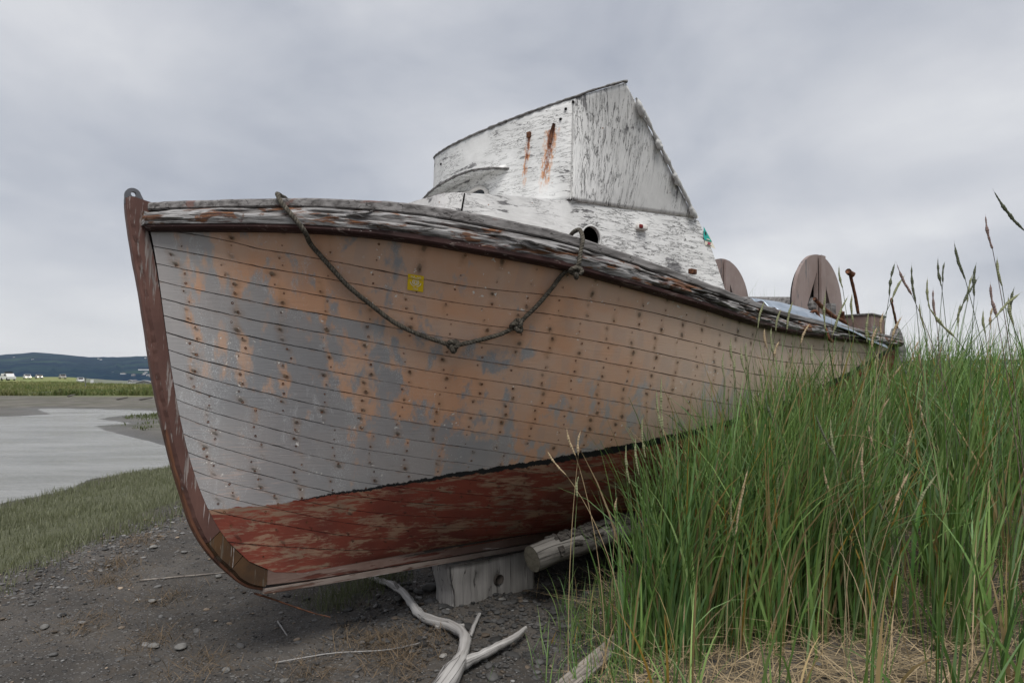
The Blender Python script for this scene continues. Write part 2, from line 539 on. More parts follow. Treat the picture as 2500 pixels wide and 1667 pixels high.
def empty(name, loc=(0, 0, 0), mtx=None):
    o = bpy.data.objects.new(name, None)
    o.empty_display_size = 0.2
    if mtx is not None:
        o.matrix_world = mtx
    else:
        o.location = loc
    return link(o)


def mesh(name, V, F, m_, parent=None, smooth=True, uv=None, uvname='panel', colr=None, fac=None):
    me = bpy.data.meshes.new(name)
    V = np.asarray(V, dtype=np.float64)
    me.from_pydata(V.tolist() if len(V) < 5000 else V, [], F if not isinstance(F, np.ndarray) else F.tolist())
    if m_:
        for x in (m_ if isinstance(m_, (list, tuple)) else [m_]):
            me.materials.append(MATS[x] if isinstance(x, str) else x)
    if smooth:
        me.polygons.foreach_set('use_smooth', np.ones(len(me.polygons), dtype=bool))
    if uv is not None:
        lay = me.uv_layers.new(name=uvname)
        li = np.empty(len(me.loops), dtype=np.int32)
        me.loops.foreach_get('vertex_index', li)
        lay.data.foreach_set('uv', np.asarray(uv, dtype=np.float32)[li].ravel())
    if colr is not None:
        a_ = me.color_attributes.new('tint', 'FLOAT_COLOR', 'POINT')
        a_.data.foreach_set('color', np.asarray(colr, dtype=np.float32).ravel())
    if fac is not None:
        a_ = me.attributes.new('depth', 'FLOAT', 'POINT')
        a_.data.foreach_set('value', np.asarray(fac, dtype=np.float32))
    me.update()
    o = bpy.data.objects.new(name, me)
    return link(o, parent)


def grid_faces(nu, nv, close_v=False, flip=False):
    i, j = np.meshgrid(np.arange(nu - 1), np.arange(nv if close_v else nv - 1), indexing='ij')
    j2 = (j + 1) % nv
    q = np.stack([i * nv + j, (i + 1) * nv + j, (i + 1) * nv + j2, i * nv + j2], -1).reshape(-1, 4)
    return q[:, ::-1] if flip else q


def tube(pts, rad, sides=10, jit=0.0, seed=0, caps=True, squash=None):
    """sweep a ring along a polyline; returns verts, faces, uv (metres along, 0..1 around)"""
    P = np.asarray(pts, float)
    n = len(P)
    rad = np.broadcast_to(np.asarray(rad, float), (n,))
    T = np.gradient(P, axis=0)
    T /= np.linalg.norm(T, axis=1)[:, None] + 1e-9
    up = np.array([0, 0, 1.0]) if abs(T[0][2]) < 0.9 else np.array([1.0, 0, 0])
    A = np.cross(T[0], up)
    A /= np.linalg.norm(A)
    V, UVs = [], []
    L = np.r_[0, np.cumsum(np.linalg.norm(np.diff(P, axis=0), axis=1))]
    for i in range(n):
        A = A - T[i] * (A @ T[i])
        A /= np.linalg.norm(A)
        B = np.cross(T[i], A)
        for k in range(sides):
            a_ = 2 * math.pi * k / sides
            r = rad[i]
            if jit:
                q = P[i] + (A * math.cos(a_) + B * math.sin(a_)) * r
                r *= 1 + jit * noise.noise(Vector(q * (0.35 / max(rad[i], 0.01)) + seed))
            x, y = math.cos(a_), math.sin(a_)
            if squash:
                y *= squash
            V.append(P[i] + (A * x + B * y) * r)
            UVs.append((L[i], k / sides))
    F = [tuple(q) for q in grid_faces(n, sides, True)]
    if caps:
        F.append(tuple(range(sides - 1, -1, -1)))
        F.append(tuple((n - 1) * sides + k for k in range(sides)))
    return np.array(V), F, np.array(UVs)


def smooth_line(pts, n):
    P = np.asarray(pts, float)
    L = np.r_[0, np.cumsum(np.linalg.norm(np.diff(P, axis=0), axis=1))]
    t = np.linspace(0, L[-1], n)
    out = np.empty((n, P.shape[1]))
    for k in range(P.shape[1]):
        out[:, k] = ip(t, L, P[:, k])
    return out


def box(c, size, bev=0.0, rot=None):
    bm = bmesh.new()
    bmesh.ops.create_cube(bm, size=1)
    bmesh.ops.scale(bm, vec=size, verts=bm.verts)
    if bev:
        bmesh.ops.bevel(bm, geom=bm.edges[:], offset=bev, segments=2, affect='EDGES', profile=0.6)
    if rot is not None:
        bmesh.ops.rotate(bm, cent=(0, 0, 0), matrix=rot, verts=bm.verts)
    bmesh.ops.translate(bm, vec=c, verts=bm.verts)
    V = [tuple(v.co) for v in bm.verts]
    bm.verts.index_update()
    F = [tuple(v.index for v in f.verts) for f in bm.faces]
    bm.free()
    return np.array(V), F


def merge(parts):
    V, F, o = [], [], 0
    for v, f in parts:
        V.append(np.asarray(v))
        F += [tuple(int(i) + o for i in q) for q in f]
        o += len(v)
    return np.concatenate(V), F


def prism(outline, thick, axis_u, axis_v, axis_n, origin, holes=()):
    """extrude a 2-D outline (with holes) into a slab; returns verts, faces"""
    bm = bmesh.new()
    edges = []
    for loop in (outline, *holes):
        vs_ = [bm.verts.new((x, y, 0)) for x, y in loop]
        for i in range(len(vs_)):
            edges.append(bm.edges.new((vs_[i], vs_[(i + 1) % len(vs_)])))
    bmesh.ops.triangle_fill(bm, use_beauty=True, use_dissolve=False, edges=edges)
    ret = bmesh.ops.extrude_face_region(bm, geom=bm.faces[:])
    top = [g for g in ret['geom'] if isinstance(g, bmesh.types.BMVert)]
    bmesh.ops.translate(bm, vec=(0, 0, thick), verts=top)
    bmesh.ops.recalc_face_normals(bm, faces=bm.faces)
    bm.verts.index_update()
    L = np.array([tuple(v.co) for v in bm.verts])
    F = [tuple(v.index for v in f.verts) for f in bm.faces]
    bm.free()
    A, B, Cn, O_ = (np.asarray(x, float) for x in (axis_u, axis_v, axis_n, origin))
    return O_ + L[:, :1] * A + L[:, 1:2] * B + L[:, 2:] * Cn, F, L

# ------------------------------------------------------------------ hull form, in boat axes: s aft, b to port, h up from the keel
WP=3.6
FSV=[0.0, 0.0077, 0.0483, 0.088, 0.1279, 0.1678, 0.2069, 0.2466, 0.2869, 0.3258, 0.365, 0.4029, 0.4416, 0.4852, 0.5299, 0.5749, 0.6218, 0.6745, 0.771, 1.0]
def ip(x,xs,ys):
    # monotone-ish smooth interpolation (catmull-rom / pchip-lite)
    xs=np.asarray(xs,float);ys=np.asarray(ys,float);x=np.asarray(x,float)
    d=np.diff(ys)/np.diff(xs)
    m=np.empty_like(ys);m[0]=d[0];m[-1]=d[-1]
    for i in range(1,len(ys)-1):
        h0=xs[i]-xs[i-1];h1=xs[i+1]-xs[i]
        m[i]=0 if d[i-1]*d[i]<0 else (d[i-1]*h1+d[i]*h0)/(h0+h1)
    i=np.clip(np.searchsorted(xs,x)-1,0,len(xs)-2)
    h=xs[i+1]-xs[i];t=np.clip((x-xs[i])/h,0,1)
    return (2*t**3-3*t**2+1)*ys[i]+(t**3-2*t**2+t)*h*m[i]+(-2*t**3+3*t**2)*ys[i+1]+(t**3-t**2)*h*m[i+1]
SB=([-.60,-.4,-.2,0,.3,.8,1.4,2.0,3.0,4.0,5.4],[.06,.27,.455,.61,.79,.99,1.10,1.15,1.15,1.11,1.0])
def bs(s): return ip(s,*SB)
H0=([-.6,-.1,.14,.59,.97,1.34,1.99,2.65,3.14,4.2,5.4],[1.68,1.687,1.68,1.645,1.62,1.585,1.525,1.47,1.455,1.48,1.52])
UK=[0,.05,.1,.2,.3,.45,.7,1]
C0B=[.05,.16,.29,.60,.83,1.0,1.05,.95]
C1B=[.05,.06,.09,.20,.42,.8,.95,.6]
C0H=[1.266,1.25,1.2,1.1,1.0,.9,.85,.95]
C1H=[.079,.08,.08,.09,.10,.12,.14,.3]
P1H=[.08,.085,.09,.10,.105,.105,.105,.105]
C1S=[-.429,-.05,.25,.85,1.4,2.25,3.6,5.3]
C0S=[-.462,-.18,.1,.68,1.25,2.12,3.6,5.38]
P1S=[.206,.45,.72,1.25,1.75,2.5,3.75,5.25]
def ctrl(u):
    s0=-.6+6.0*u
    P0=np.stack([s0,bs(s0)-.02*np.clip(u*20,0,1),ip(s0,*H0)+.03],-1)
    C0=np.stack([ip(u,UK,C0S),ip(u,UK,C0B),ip(u,UK,C0H)],-1)
    C1=np.stack([ip(u,UK,C1S),ip(u,UK,C1B),ip(u,UK,C1H)],-1)
    P1=np.stack([ip(u,UK,P1S),.05+0*u,ip(u,UK,P1H)],-1)
    return P0,C0,C1,P1
def surf(u,t):
    P0,C0,C1,P1=ctrl(u); t=np.asarray(t)[...,None]
    return (1-t)**3*P0+3*t*(1-t)**2*C0+3*t*t*(1-t)*C1+t**3*P1
NP=19
FS=np.array(FSV)
FM=np.r_[0,np.cumsum([.12]+[.115]*12+[.105]*6)];FM/=FM[-1]
TT=np.linspace(0,1,81)
def fan(u):
    c=surf(np.full(81,u),TT);L=np.r_[0,np.cumsum(np.linalg.norm(np.diff(c,axis=0),axis=1))];L/=L[-1]
    w=1-(1-np.clip(u/.36,0,1))**WP
    f=FS*(1-w)+FM*w
    f=f+.055*np.exp(-((u-.17)/.13)**2)*min(1,u/.06)*(1-f)**4*np.clip(f/.03,0,1)
    return np.interp(f,L,TT)

BO = np.array([-1.244, 3.4, 0.342])
_ax, _pt = math.radians(49), math.radians(2.0)
BA = np.array([math.sin(_ax) * math.cos(_pt), math.cos(_ax) * math.cos(_pt), -math.sin(_pt)])
BN = np.array([math.cos(_ax), -math.sin(_ax), 0.0])
BU = -np.cross(BA, BN)
if BU[2] < 0:
    BU = -BU
BM = Matrix(((BA[0], BN[0], BU[0], BO[0]), (BA[1], BN[1], BU[1], BO[1]), (BA[2], BN[2], BU[2], BO[2]), (0, 0, 0, 1)))
# the axes s, b, h are left-handed, so parts are built in (s, -b, h) under a proper rotation
BMR = Matrix(((BA[0], -BN[0], BU[0], BO[0]), (BA[1], -BN[1], BU[1], BO[1]), (BA[2], -BN[2], BU[2], BO[2]), (0, 0, 0, 1)))


def L3(P):
    """boat axes (s, b, h) to the boat object's own axes"""
    P = np.asarray(P, float).copy()
    P[..., 1] *= -1
    return P


def to_world(P):
    P = np.asarray(P, float)
    return BO + P[..., :1] * BA + P[..., 1:2] * BN + P[..., 2:3] * BU


boat = empty('wooden_boat', mtx=BMR)
tag(boat, 'derelict wooden fishing boat with worn grey and orange hull propped on the shore', 'boat')


def bpart(name, P, F, m_, parent=None, **kw):
    return mesh(name, L3(P), F, m_, parent or boat, **kw)


# ---- planking, one object per strake
NU = 150
US = np.r_[np.linspace(0, 0.35, 95)[:-1], np.linspace(0.35, 1.0, NU - 94)]
SEAM = np.array([fan(float(u)) for u in US])


def hull_at(u, t, e=1e-3):
    u, t = np.asarray(u, float), np.asarray(t, float)
    p = surf(u, t)
    du = surf(np.minimum(u + e, 1), t) - surf(np.maximum(u - e, 0), t)
    dt = surf(u, np.minimum(t + e, 1)) - surf(u, np.maximum(t - e, 0))
    n = np.cross(du, dt)
    n /= np.linalg.norm(n, axis=-1)[..., None] + 1e-12
    n *= np.where(n[..., 1:2] < 0, -1, 1)
    return p, n


def frame_no(u):
    return (6.0 * np.asarray(u) + 0.085) / 0.175


JIT = [random.uniform(-.2, .2) for _ in range(NP)]
SHR = [random.uniform(-.12, .12) for _ in range(NP)]


def strake(k, side):
    r = random.Random(k * 7 + (3 if side > 0 else 50))
    a_, b_ = SEAM[:, k], SEAM[:, k + 1]
    g = np.array([0.5 + 0.9 * noise.noise(Vector((x * 40, k * 3.1, side))) + 0.5 * noise.noise(Vector((x * 150, k * 5.1, 2))) for x in US])
    ln = np.linalg.norm(surf(US, b_) - surf(US, a_), axis=1) + 1e-4
    gap = np.clip(0.0011 + 0.0014 * g + 0.0045 * np.maximum(0, g - .7), 0.0004, 0.0052) / ln
    gap = np.minimum(gap, 0.3)
    proud = 0.0008 * np.array([noise.noise(Vector((x * 6, k * 9.7, side * 4))) for x in US])
    lo_, hi_ = gap, 1 - gap
    fr = [lo_, lo_, lo_, .33 + 0 * gap, .67 + 0 * gap, hi_, hi_, hi_]
    off = [-0.020, 0, 0, 0, 0, 0, 0, -0.020]
    V = np.empty((NU, 8, 3))
    UV = np.empty((NU, 8, 2))
    for j in range(8):
        t = a_ + (b_ - a_) * fr[j]
        p, n = hull_at(US, t)
        V[:, j] = p + n * (off[j] + proud)[:, None]
        UV[:, j, 0] = frame_no(US) + 0.5 + JIT[k] + SHR[k] * (fr[j] - .5)
        UV[:, j, 1] = k + np.clip(fr[j], 0.002, 0.998)
    F_ = grid_faces(NU, 8, flip=side < 0).reshape(NU - 1, 7, 4)
    F_ = F_[:, [0, 2, 3, 4, 6]].reshape(-1, 4)
    V[..., 1] *= side
    o = bpart('plank', V.reshape(-1, 3), F_, 'hull_paint', uv=UV.reshape(-1, 2), uvname='plank')
    return o


for k in range(NP):
    strake(k, 1)
for k in range(NP):
    strake(k, -1)

# dark backing sheet added behind the seams to stop light leaking through
tt = np.linspace(0, 1, 30)
for side in (1, -1):
    UG, TG = np.meshgrid(np.linspace(0, 1, 70), tt, indexing='ij')
    p, n = hull_at(UG.ravel(), TG.ravel())
    p = p - n * 0.016
    p[:, 1] = np.maximum(p[:, 1], 0.012) * side
    bpart('seam_backing', p, grid_faces(70, 30, flip=side < 0), 'inner_dark')

# fastenings, two to a plank on every frame
FV, FF = [], []
for j in range(0, 34):
    u0 = (j * 0.175 - 0.085) / 6.0
    if u0 < 0.006:
        continue
    sm = fan(u0)
    for k in range(NP):
        for f in (0.24, 0.76):
            if random.random() < 0.12:
                continue
            uu = u0 - (JIT[k] + SHR[k] * (f - .5)) * .175 / 6.0 + random.gauss(0, 0.0006)
            if uu < 0.004:
                continue
            t = sm[k] + (sm[k + 1] - sm[k]) * (f + random.gauss(0, 0.04))
            p, n = hull_at(np.array([uu]), np.array([t]))
            p, n = p[0] + n[0] * 0.0012, n[0]
            x = np.cross(n, (0, 0, 1.0))
            x /= np.linalg.norm(x)
            y = np.cross(n, x)
            r = random.uniform(0.0035, 0.0065)
            o_ = len(FV)
            FV.append(p - n * 0.002)
            for q in range(7):
                a_ = q * 2 * math.pi / 7
                FV.append(p + (x * math.cos(a_) + y * math.sin(a_)) * r * random.uniform(0.8, 1.15))
            FF += [(o_, o_ + 1 + q, o_ + 1 + (q + 1) % 7) for q in range(7)]
nails = bpart('nail_head', np.array(FV), FF, 'rust', smooth=False)
nails['kind'] = 'stuff'

# ---- stem: outer profile and rabbet, both in the centre plane
OUT = np.array([(-.690, 1.832), (-.688, 1.800), (-.673, 1.70), (-.646, 1.568), (-.611, 1.416), (-.576, 1.243), (-.542, 1.069), (-.506, .913),
                (-.464, .756), (-.426, .627), (-.381, .496), (-.325, .343), (-.251, .225), (-.156, .121), (-.07, .047), (0.03, 0.012)])
tb = np.linspace(0, 1, 400)
q0, q1, q2, q3 = (np.array(v) for v in ((-.601, 1.68), (-.462, 1.266), (-.429, .079), (.206, .08)))
RAB = np.outer((1 - tb) ** 3, q0) + np.outer(3 * tb * (1 - tb) ** 2, q1) + np.outer(3 * tb * tb * (1 - tb), q2) + np.outer(tb ** 3, q3)
RAB = np.concatenate([[(-.588, 1.815), (-.590, 1.76)], RAB])


def resample(P, n, f0=0.0, f1=1.0):
    L = np.r_[0, np.cumsum(np.linalg.norm(np.diff(P, axis=0), axis=1))]
    t = np.linspace(f0 * L[-1], f1 * L[-1], n)
    return np.stack([np.interp(t, L, P[:, i]) for i in range(P.shape[1])], -1)


OUTS = smooth_line(OUT, 240)
RAB_E = RAB[RAB[:, 0] < 0.09]


def stem_piece(name, f0, f1, m_, half=0.0485, grow=0.0):
    n = max(8, int(120 * (f1 - f0)))
    o_ = resample(OUTS, n, f0, f1)
    i_ = resample(RAB_E, n, f0, f1)
    d_ = i_ - o_
    ln = np.linalg.norm(d_, axis=1)[:, None]
    d_ /= ln
    sec = []
    wob = np.array([0.005 * noise.noise(Vector((x[0] * 9, x[1] * 9, 1.7))) + .004 * noise.noise(Vector((x[0] * 30, x[1] * 30, 4.7))) for x in o_])[:, None]
    for dd, hb in ((0.010, 0.022), (0.026, half), (None, half)):
        q = i_ + d_ * 0.002 if dd is None else o_ + d_ * (dd + wob)
        sec.append((q, hb + grow))
    ring = []
    for q, hb in sec:
        ring.append(np.c_[q[:, 0], np.full(n, hb), q[:, 1]])
    for q, hb in sec[::-1]:
        ring.append(np.c_[q[:, 0], np.full(n, -hb), q[:, 1]])
    V = np.stack(ring, 1)
    F = [tuple(x) for x in grid_faces(n, 6, True)]
    F.append(tuple(range(6)))
    F.append(tuple((n - 1) * 6 + x for x in range(5, -1, -1)))
    return bpart(name, V.reshape(-1, 3), F, m_, smooth=False)


st = stem_piece('stem', 0.0, 0.797, 'maroon')
stem_piece('stem_knee', 0.799, 0.885, 'forefoot_wood', 0.0475)
stem_piece('stem_knee', 0.887, 0.985, 'forefoot_wood', 0.0465)

# iron band along the front of the stem
n = 130
o_ = resample(OUTS, n, 0.004, 0.99)
T_ = np.gradient(o_, axis=0)
T_ /= np.linalg.norm(T_, axis=1)[:, None]
Nn = np.c_[T_[:, 1], -T_[:, 0]]
Nn *= np.where(Nn[:, :1] > 0, -1, 1)
Nn = np.c_[-np.abs(T_[:, 1]), T_[:, 0] * np.sign(T_[:, 1])]
jag = np.array([0.004 * noise.noise(Vector((0.3, x[1] * 14, 4))) for x in o_])
V = np.stack([np.c_[o_[:, 0] + Nn[:, 0] * dd, hb + jag, o_[:, 1] + Nn[:, 1] * dd] for dd, hb in
              ((-0.016, 0.027), (-0.004, 0.026), (0.0, 0.020), (0.0, -0.020), (-0.004, -0.026), (-0.016, -0.027))], 1)
F = [tuple(x) for x in grid_faces(n, 6, True)] + [tuple(range(6)), tuple((n - 1) * 6 + x for x in range(5, -1, -1))]
bpart('stem_band', V.reshape(-1, 3), F, ['stem_iron', 'maroon'], st, smooth=False)
bd = st.children[0].data
zc = np.array([p.center.z for p in bd.polygons])
bd.polygons.foreach_set('material_index', (zc > 0.80).astype(np.int32))

# eye plate on the stem head
outl = [(-.690, 1.80), (-.692, 1.845)]
outl += [(-.660 + .032 * math.cos(a_), 1.845 + .030 * math.sin(a_)) for a_ in np.linspace(math.pi, 0.25, 12)][1:]
outl += [(-.606, 1.812), (-.600, 1.79)]
hole = [(-.658 + .011 * math.cos(a_), 1.848 + .011 * math.sin(a_)) for a_ in np.linspace(0, 2 * math.pi, 13)[:-1]]
V, F, _ = prism(outl, 0.02, (1, 0, 0), (0, 0, 1), (0, 1, 0), (0, 0.0, 0), [hole])
V[:, 1] -= 0.010
bpart('eye_plate', V, F, 'iron_grey', smooth=False)

# ---- keel and shoe
def bar(name, s0, s1, h0, h1, hb, m_, n=60, dip=None, amp=0.003):
    ss = np.linspace(s0, s1, n)
    w_ = np.array([amp * noise.noise(Vector((x * 5, h0 * 30, 1))) for x in ss])
    lo = (h0 if dip is None else ip(ss, *dip)) + w_
    hi = np.full(n, h1)
    V = np.stack([np.c_[ss, hb + w_, lo + .004], np.c_[ss, hb + w_, hi], np.c_[ss, -hb + 0 * w_, hi], np.c_[ss, -hb + 0 * w_, lo + .004],
                  np.c_[ss, -hb + .006 + 0 * w_, lo], np.c_[ss, hb - .006 + w_, lo]], 1)
    F = [tuple(x) for x in grid_faces(n, 6, True)] + [tuple(range(6)), tuple((n - 1) * 6 + x for x in range(5, -1, -1))]
    return bpart(name, V.reshape(-1, 3), F, m_, smooth=False)


bar('keel', 0.025, 5.35, 0.034, 0.125, 0.049, 'keel_wood', 80, dip=([0.025, 0.12, 0.3, 0.6, 5.35], [0.045, 0.040, 0.034, 0.034, 0.034]))
bar('keel_shoe', 0.012, 5.35, 0.0, 0.030, 0.054, 'shoe_wood', 80, dip=([0.012, 0.1, 0.3, 0.6, 5.35], [0.006, 0.004, 0.0, -0.002, 0.0]))
V, F, _ = tube(smooth_line([(-.02, .01, .006), (.063, .012, -.032), (.20, .02, -.100), (.30, .03, -.146), (.37, .04, -.172)], 24), np.linspace(.010, .005, 24), 6, 0.4, 3, squash=0.5)
bpart('loose_iron_strap', V, F, 'rust')

# ---- rails along the sheer
TOT = ([-.6, -.3, 0, .5, 1.3, 2, 3, 4.2, 5.4], [.128, .14, .155, .182, .172, .153, .137, .11, .085])


def sweep_rail(name, m_, s0, s1, n, section, side=1, disp=None, parent=None, smooth=False, uvx=False):
    """section(s, tot) -> list of (outward, up) points"""
    ss = np.linspace(s0, s1, n)
    db = (bs(ss + 1e-3) - bs(ss - 1e-3)) / 2e-3
    ln = np.hypot(1, db)
    ox, oy = -db / ln, 1 / ln
    base = np.c_[ss, bs(ss), ip(ss, *H0)]
    sec = np.array([section(s_, t_) for s_, t_ in zip(ss, ip(ss, *TOT))])
    V = base[:, None, :] + np.stack([sec[..., 0] * ox[:, None], sec[..., 0] * oy[:, None], sec[..., 1]], -1)
    m = sec.shape[1]
    dep = np.zeros((n, m))
    if disp is not None:
        for i in range(n):
            for j in range(m):
                o2, u2, dp = disp(ss[i], sec[i, j, 0], sec[i, j, 1])
                V[i, j] += np.array([o2 * ox[i], o2 * oy[i], u2])
                dep[i, j] = dp
    V[..., 1] *= side
    F = [tuple(x) for x in grid_faces(n, m, True, flip=side < 0)] + [tuple(range(m)), tuple((n - 1) * m + x for x in range(m - 1, -1, -1))]
    return bpart(name, V.reshape(-1, 3), F, m_, parent, smooth=smooth, fac=dep.ravel() if disp else None)


def sec_mould(s_, T):
    return [(-.02, .0), (.018, .0), (.030, .006), (.036, .014), (.036, T * .20), (-.02, T * .20)]


GN = 11


def sec_guard(s_, T):
    lo, hi = T * .185, T * .665
    pts = [(-.02, lo)]
    pts += [(.040 + .012 * math.sin(math.pi * x), lo + (hi - lo) * x) for x in np.linspace(0, 1, GN)]
    pts += [(-.02, hi)]
    return pts


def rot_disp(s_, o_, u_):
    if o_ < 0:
        return 0, 0, 0
    v = Vector((s_ * 2.6, u_ * 30, 3.3))
    f = noise.fractal(v, 0.9, 2.1, 4)
    f2 = noise.noise(Vector((s_ * 9.0, u_ * 62, 8.1)))
    f3 = noise.noise(Vector((s_ * 1.1, u_ * 8, 5.5)))
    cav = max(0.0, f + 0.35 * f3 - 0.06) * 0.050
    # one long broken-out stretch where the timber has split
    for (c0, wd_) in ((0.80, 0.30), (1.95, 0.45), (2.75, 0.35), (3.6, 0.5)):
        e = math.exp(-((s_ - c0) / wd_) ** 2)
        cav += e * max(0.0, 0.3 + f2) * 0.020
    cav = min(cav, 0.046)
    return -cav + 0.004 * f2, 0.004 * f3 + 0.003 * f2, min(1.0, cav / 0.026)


def sec_cap(s_, T):
    lo, hi = T * .70, T
    wv = 0.003 * noise.noise(Vector((s_ * 8, 2, 1))) + 0.002 * noise.noise(Vector((s_ * 31, 2, 1)))
    wv2 = 0.003 * noise.noise(Vector((s_ * 7, 5, 1))) + 0.002 * noise.noise(Vector((s_ * 27, 8, 1)))
    return [(-.075, lo), (.030 + wv2, lo + wv), (.036 + wv2, lo + .006 + wv), (.034 + wv, hi - .012 + wv2), (.024 + wv, hi - .003 + wv2), (-.075, hi + .004)]


for side in (1, -1):
    hi_ = side > 0
    sweep_rail('rail_moulding', 'maroon_rail', -.598, 5.4, 220 if hi_ else 60, sec_mould, side)
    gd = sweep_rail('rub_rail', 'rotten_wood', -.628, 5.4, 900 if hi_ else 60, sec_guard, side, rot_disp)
    sweep_rail('cap_rail', 'cap_wood', -.60, 5.4, 320 if hi_ else 60, sec_cap, side)


def sheer_pt(s_, o_, f_):
    """point on the port sheer: o_ out from the hull, f_ as a fraction of the rail height"""
    db = (bs(s_ + 1e-3) - bs(s_ - 1e-3)) / 2e-3
    ln = math.hypot(1, db)
    return np.array([s_ - o_ * db / ln, float(bs(s_)) + o_ / ln, float(ip(s_, *H0)) + f_ * float(ip(s_, *TOT))])


# splinters standing off the split rub rail
for i in range(26):
    s_ = random.choice((0.78, 0.86, 0.72, 1.9, 2.05, 2.6, 2.8, 3.4, 3.6, 0.2, 1.3)) + random.uniform(-.16, .16)
    ln = random.uniform(.06, .26)
    f_ = random.uniform(.25, .62)
    a0 = sheer_pt(s_, .034, f_)
    a1 = sheer_pt(s_ + ln * .5, .052 + random.uniform(0, .008), f_ + random.uniform(-.05, .06))
    a2 = sheer_pt(s_ + ln, .040 + random.uniform(0, .022), f_ + random.uniform(-.12, .12))
    P_ = smooth_line([a0, a1, a2], 7)
    V, F, _ = tube(P_, np.array([.7, 1, 1, .9, .75, .5, .12]) * random.uniform(.004, .010), 5, 0.6, i, squash=0.55)
    bpart('splinter', V, F, 'grey_wood', gd if False else None, smooth=False)

# ---- deck, transom, stern knees
ss = np.linspace(-.52, 5.36, 60)
rows = []
for f in np.linspace(-1, 1, 9):
    rows.append(np.c_[ss, f * (bs(ss) - .03), ip(ss, *H0) + .045 + .05 * (1 - f * f)])
V = np.stack(rows, 1)
bpart('deck', V.reshape(-1, 3), grid_faces(60, 9), 'deck_paint')
tr = []
p1 = surf(np.full(24, 1.0), np.linspace(0, 1, 24))
outl = [(float(p[1]), float(p[2])) for p in p1] + [(-float(p[1]), float(p[2])) for p in p1[::-1]]
V, F, _ = prism(outl, 0.05, (0, 1, 0), (0, 0, 1), (1, 0, 0), (5.385, 0, 0))
bpart('transom', V, F, 'deck_paint', smooth=False)
for sg in (1, -1):
    V, F, _ = prism([(-.06, -.25), (.16, -.25), (.15, -.02), (.06, .13), (.0, .175), (-.06, .10)], 0.07, (1, 0, 0), (0, 0, 1), (0, 1, 0), (5.45, 0.955 * sg - .03, 1.52))
    bpart('quarter_knee', V, F, 'grey_wood', smooth=False)

# ------------------------------------------------------------------ trunk cabin
TK = 0.195
tl = math.hypot(1, TK)
TU = np.array([1 / tl, TK / tl, 0.0])
TNm = np.array([-TK / tl, 1 / tl, 0.0])


def trunk_side(sg):
    def su(s_):
        return (s_ - 0.762) * tl
    outl = [(su(.70), 1.55), (su(.762), 2.048), (su(1.1), 2.086), (su(1.426), 2.114), (su(1.9), 2.142), (su(2.36), 2.162), (su(2.416), 2.150),
            (su(2.53), 1.98), (su(2.64), 1.753), (su(2.72), 1.55)]
    hole = []
    if sg > 0:
        cu, ch = su(1.574), 1.918
        hole = [[(cu + .068 * math.cos(a_), ch + .073 * math.sin(a_)) for a_ in np.linspace(0, 2 * math.pi, 29)[:-1]]]
    V, F, Lc = prism(outl, 0.022, TU, (0, 0, 1), -TNm, (0.762, 0.553, 0), hole)
    V[:, 1] *= sg
    return bpart('trunk_side', V, F, 'white_trunk', smooth=False, uv=Lc[:, :2] + (0, 0), uvname='panel')


ts_port = trunk_side(1)
trunk_side(-1)


def on_trunk(s_, h_, out=0.0):
    return np.array([0.762, 0.553, 0]) + TU * ((s_ - 0.762) * tl) + np.array([0, 0, h_]) + TNm * out


# porthole rim
ring = [on_trunk(1.574 + .069 / tl * math.cos(a_), 1.918 + .074 * math.sin(a_), 0.000) for a_ in np.linspace(0, 2 * math.pi, 41)]
V, F, _ = tube(ring, 0.0055, 6, caps=False)
bpart('porthole_rim', V, F, 'sealant', ts_port)
# near-black sheet behind the porthole, painting in the shut cabin's shade
bpart('cabin_dark_sheet', np.array([on_trunk(1.2, 1.6, -.3), on_trunk(2.2, 1.6, -.3), on_trunk(2.2, 2.08, -.3), on_trunk(1.2, 2.08, -.3)]), [(0, 1, 2, 3)], 'hole_dark')

# trunk front, rounded corner
fr_pl = [(.762, .553), (.735, .535), (.712, .50), (.697, .44), (.690, .34), (.684, .17), (.682, 0), (.684, -.17), (.690, -.34), (.697, -.44), (.712, -.50), (.735, -.535), (.762, -.553)]
fr = smooth_line(fr_pl, 41)
Lf = np.r_[0, np.cumsum(np.linalg.norm(np.diff(fr, axis=0), axis=1))]
topc = 2.046 + .03 * np.cos(np.linspace(-math.pi / 2, math.pi / 2, 41)) * 0.4
V = np.concatenate([np.stack([np.c_[fr, topc - (topc - 1.55) * f] for f in np.linspace(0, 1, 5)], 1).reshape(-1, 3)])
uvp = np.stack([np.c_[Lf, topc - (topc - 1.55) * f] for f in np.linspace(0, 1, 5)], 1).reshape(-1, 2)
bpart('trunk_front', V, grid_faces(41, 5), 'white_plain', uv=uvp)
# seam cover where front and side meet
V, F, _ = tube([on_trunk(.765, 2.043, .003), on_trunk(.745, 1.9, .003), on_trunk(.72, 1.7, .003)], .004, 6, .5)
bpart('corner_seam', V, F, 'hole_dark', ts_port)
# trunk roof
ss = np.linspace(.70, 2.38, 24)
hb = np.interp(ss, [.70, .762, 2.42], [.30, .548, .868])
ht = np.interp(ss, [.70, .762, 1.426, 2.36], [2.046, 2.044, 2.110, 2.156])
rows = [np.c_[ss, f * hb, ht + .03 * (1 - f * f) * 0.4] for f in np.linspace(-1, 1, 11)]
V = np.stack(rows, 1)
bpart('trunk_roof', V.reshape(-1, 3), grid_faces(24, 11), 'white_plain', uv=V[..., :2].reshape(-1, 2))
# aft bulkhead of the trunk
V = np.array([(2.38, .86, 2.15), (2.38, -.86, 2.15), (2.66, -.90, 1.6), (2.66, .90, 1.6)])
bpart('trunk_bulkhead', V, [(0, 1, 2, 3)], 'white_plain', uv=V[:, 1:])

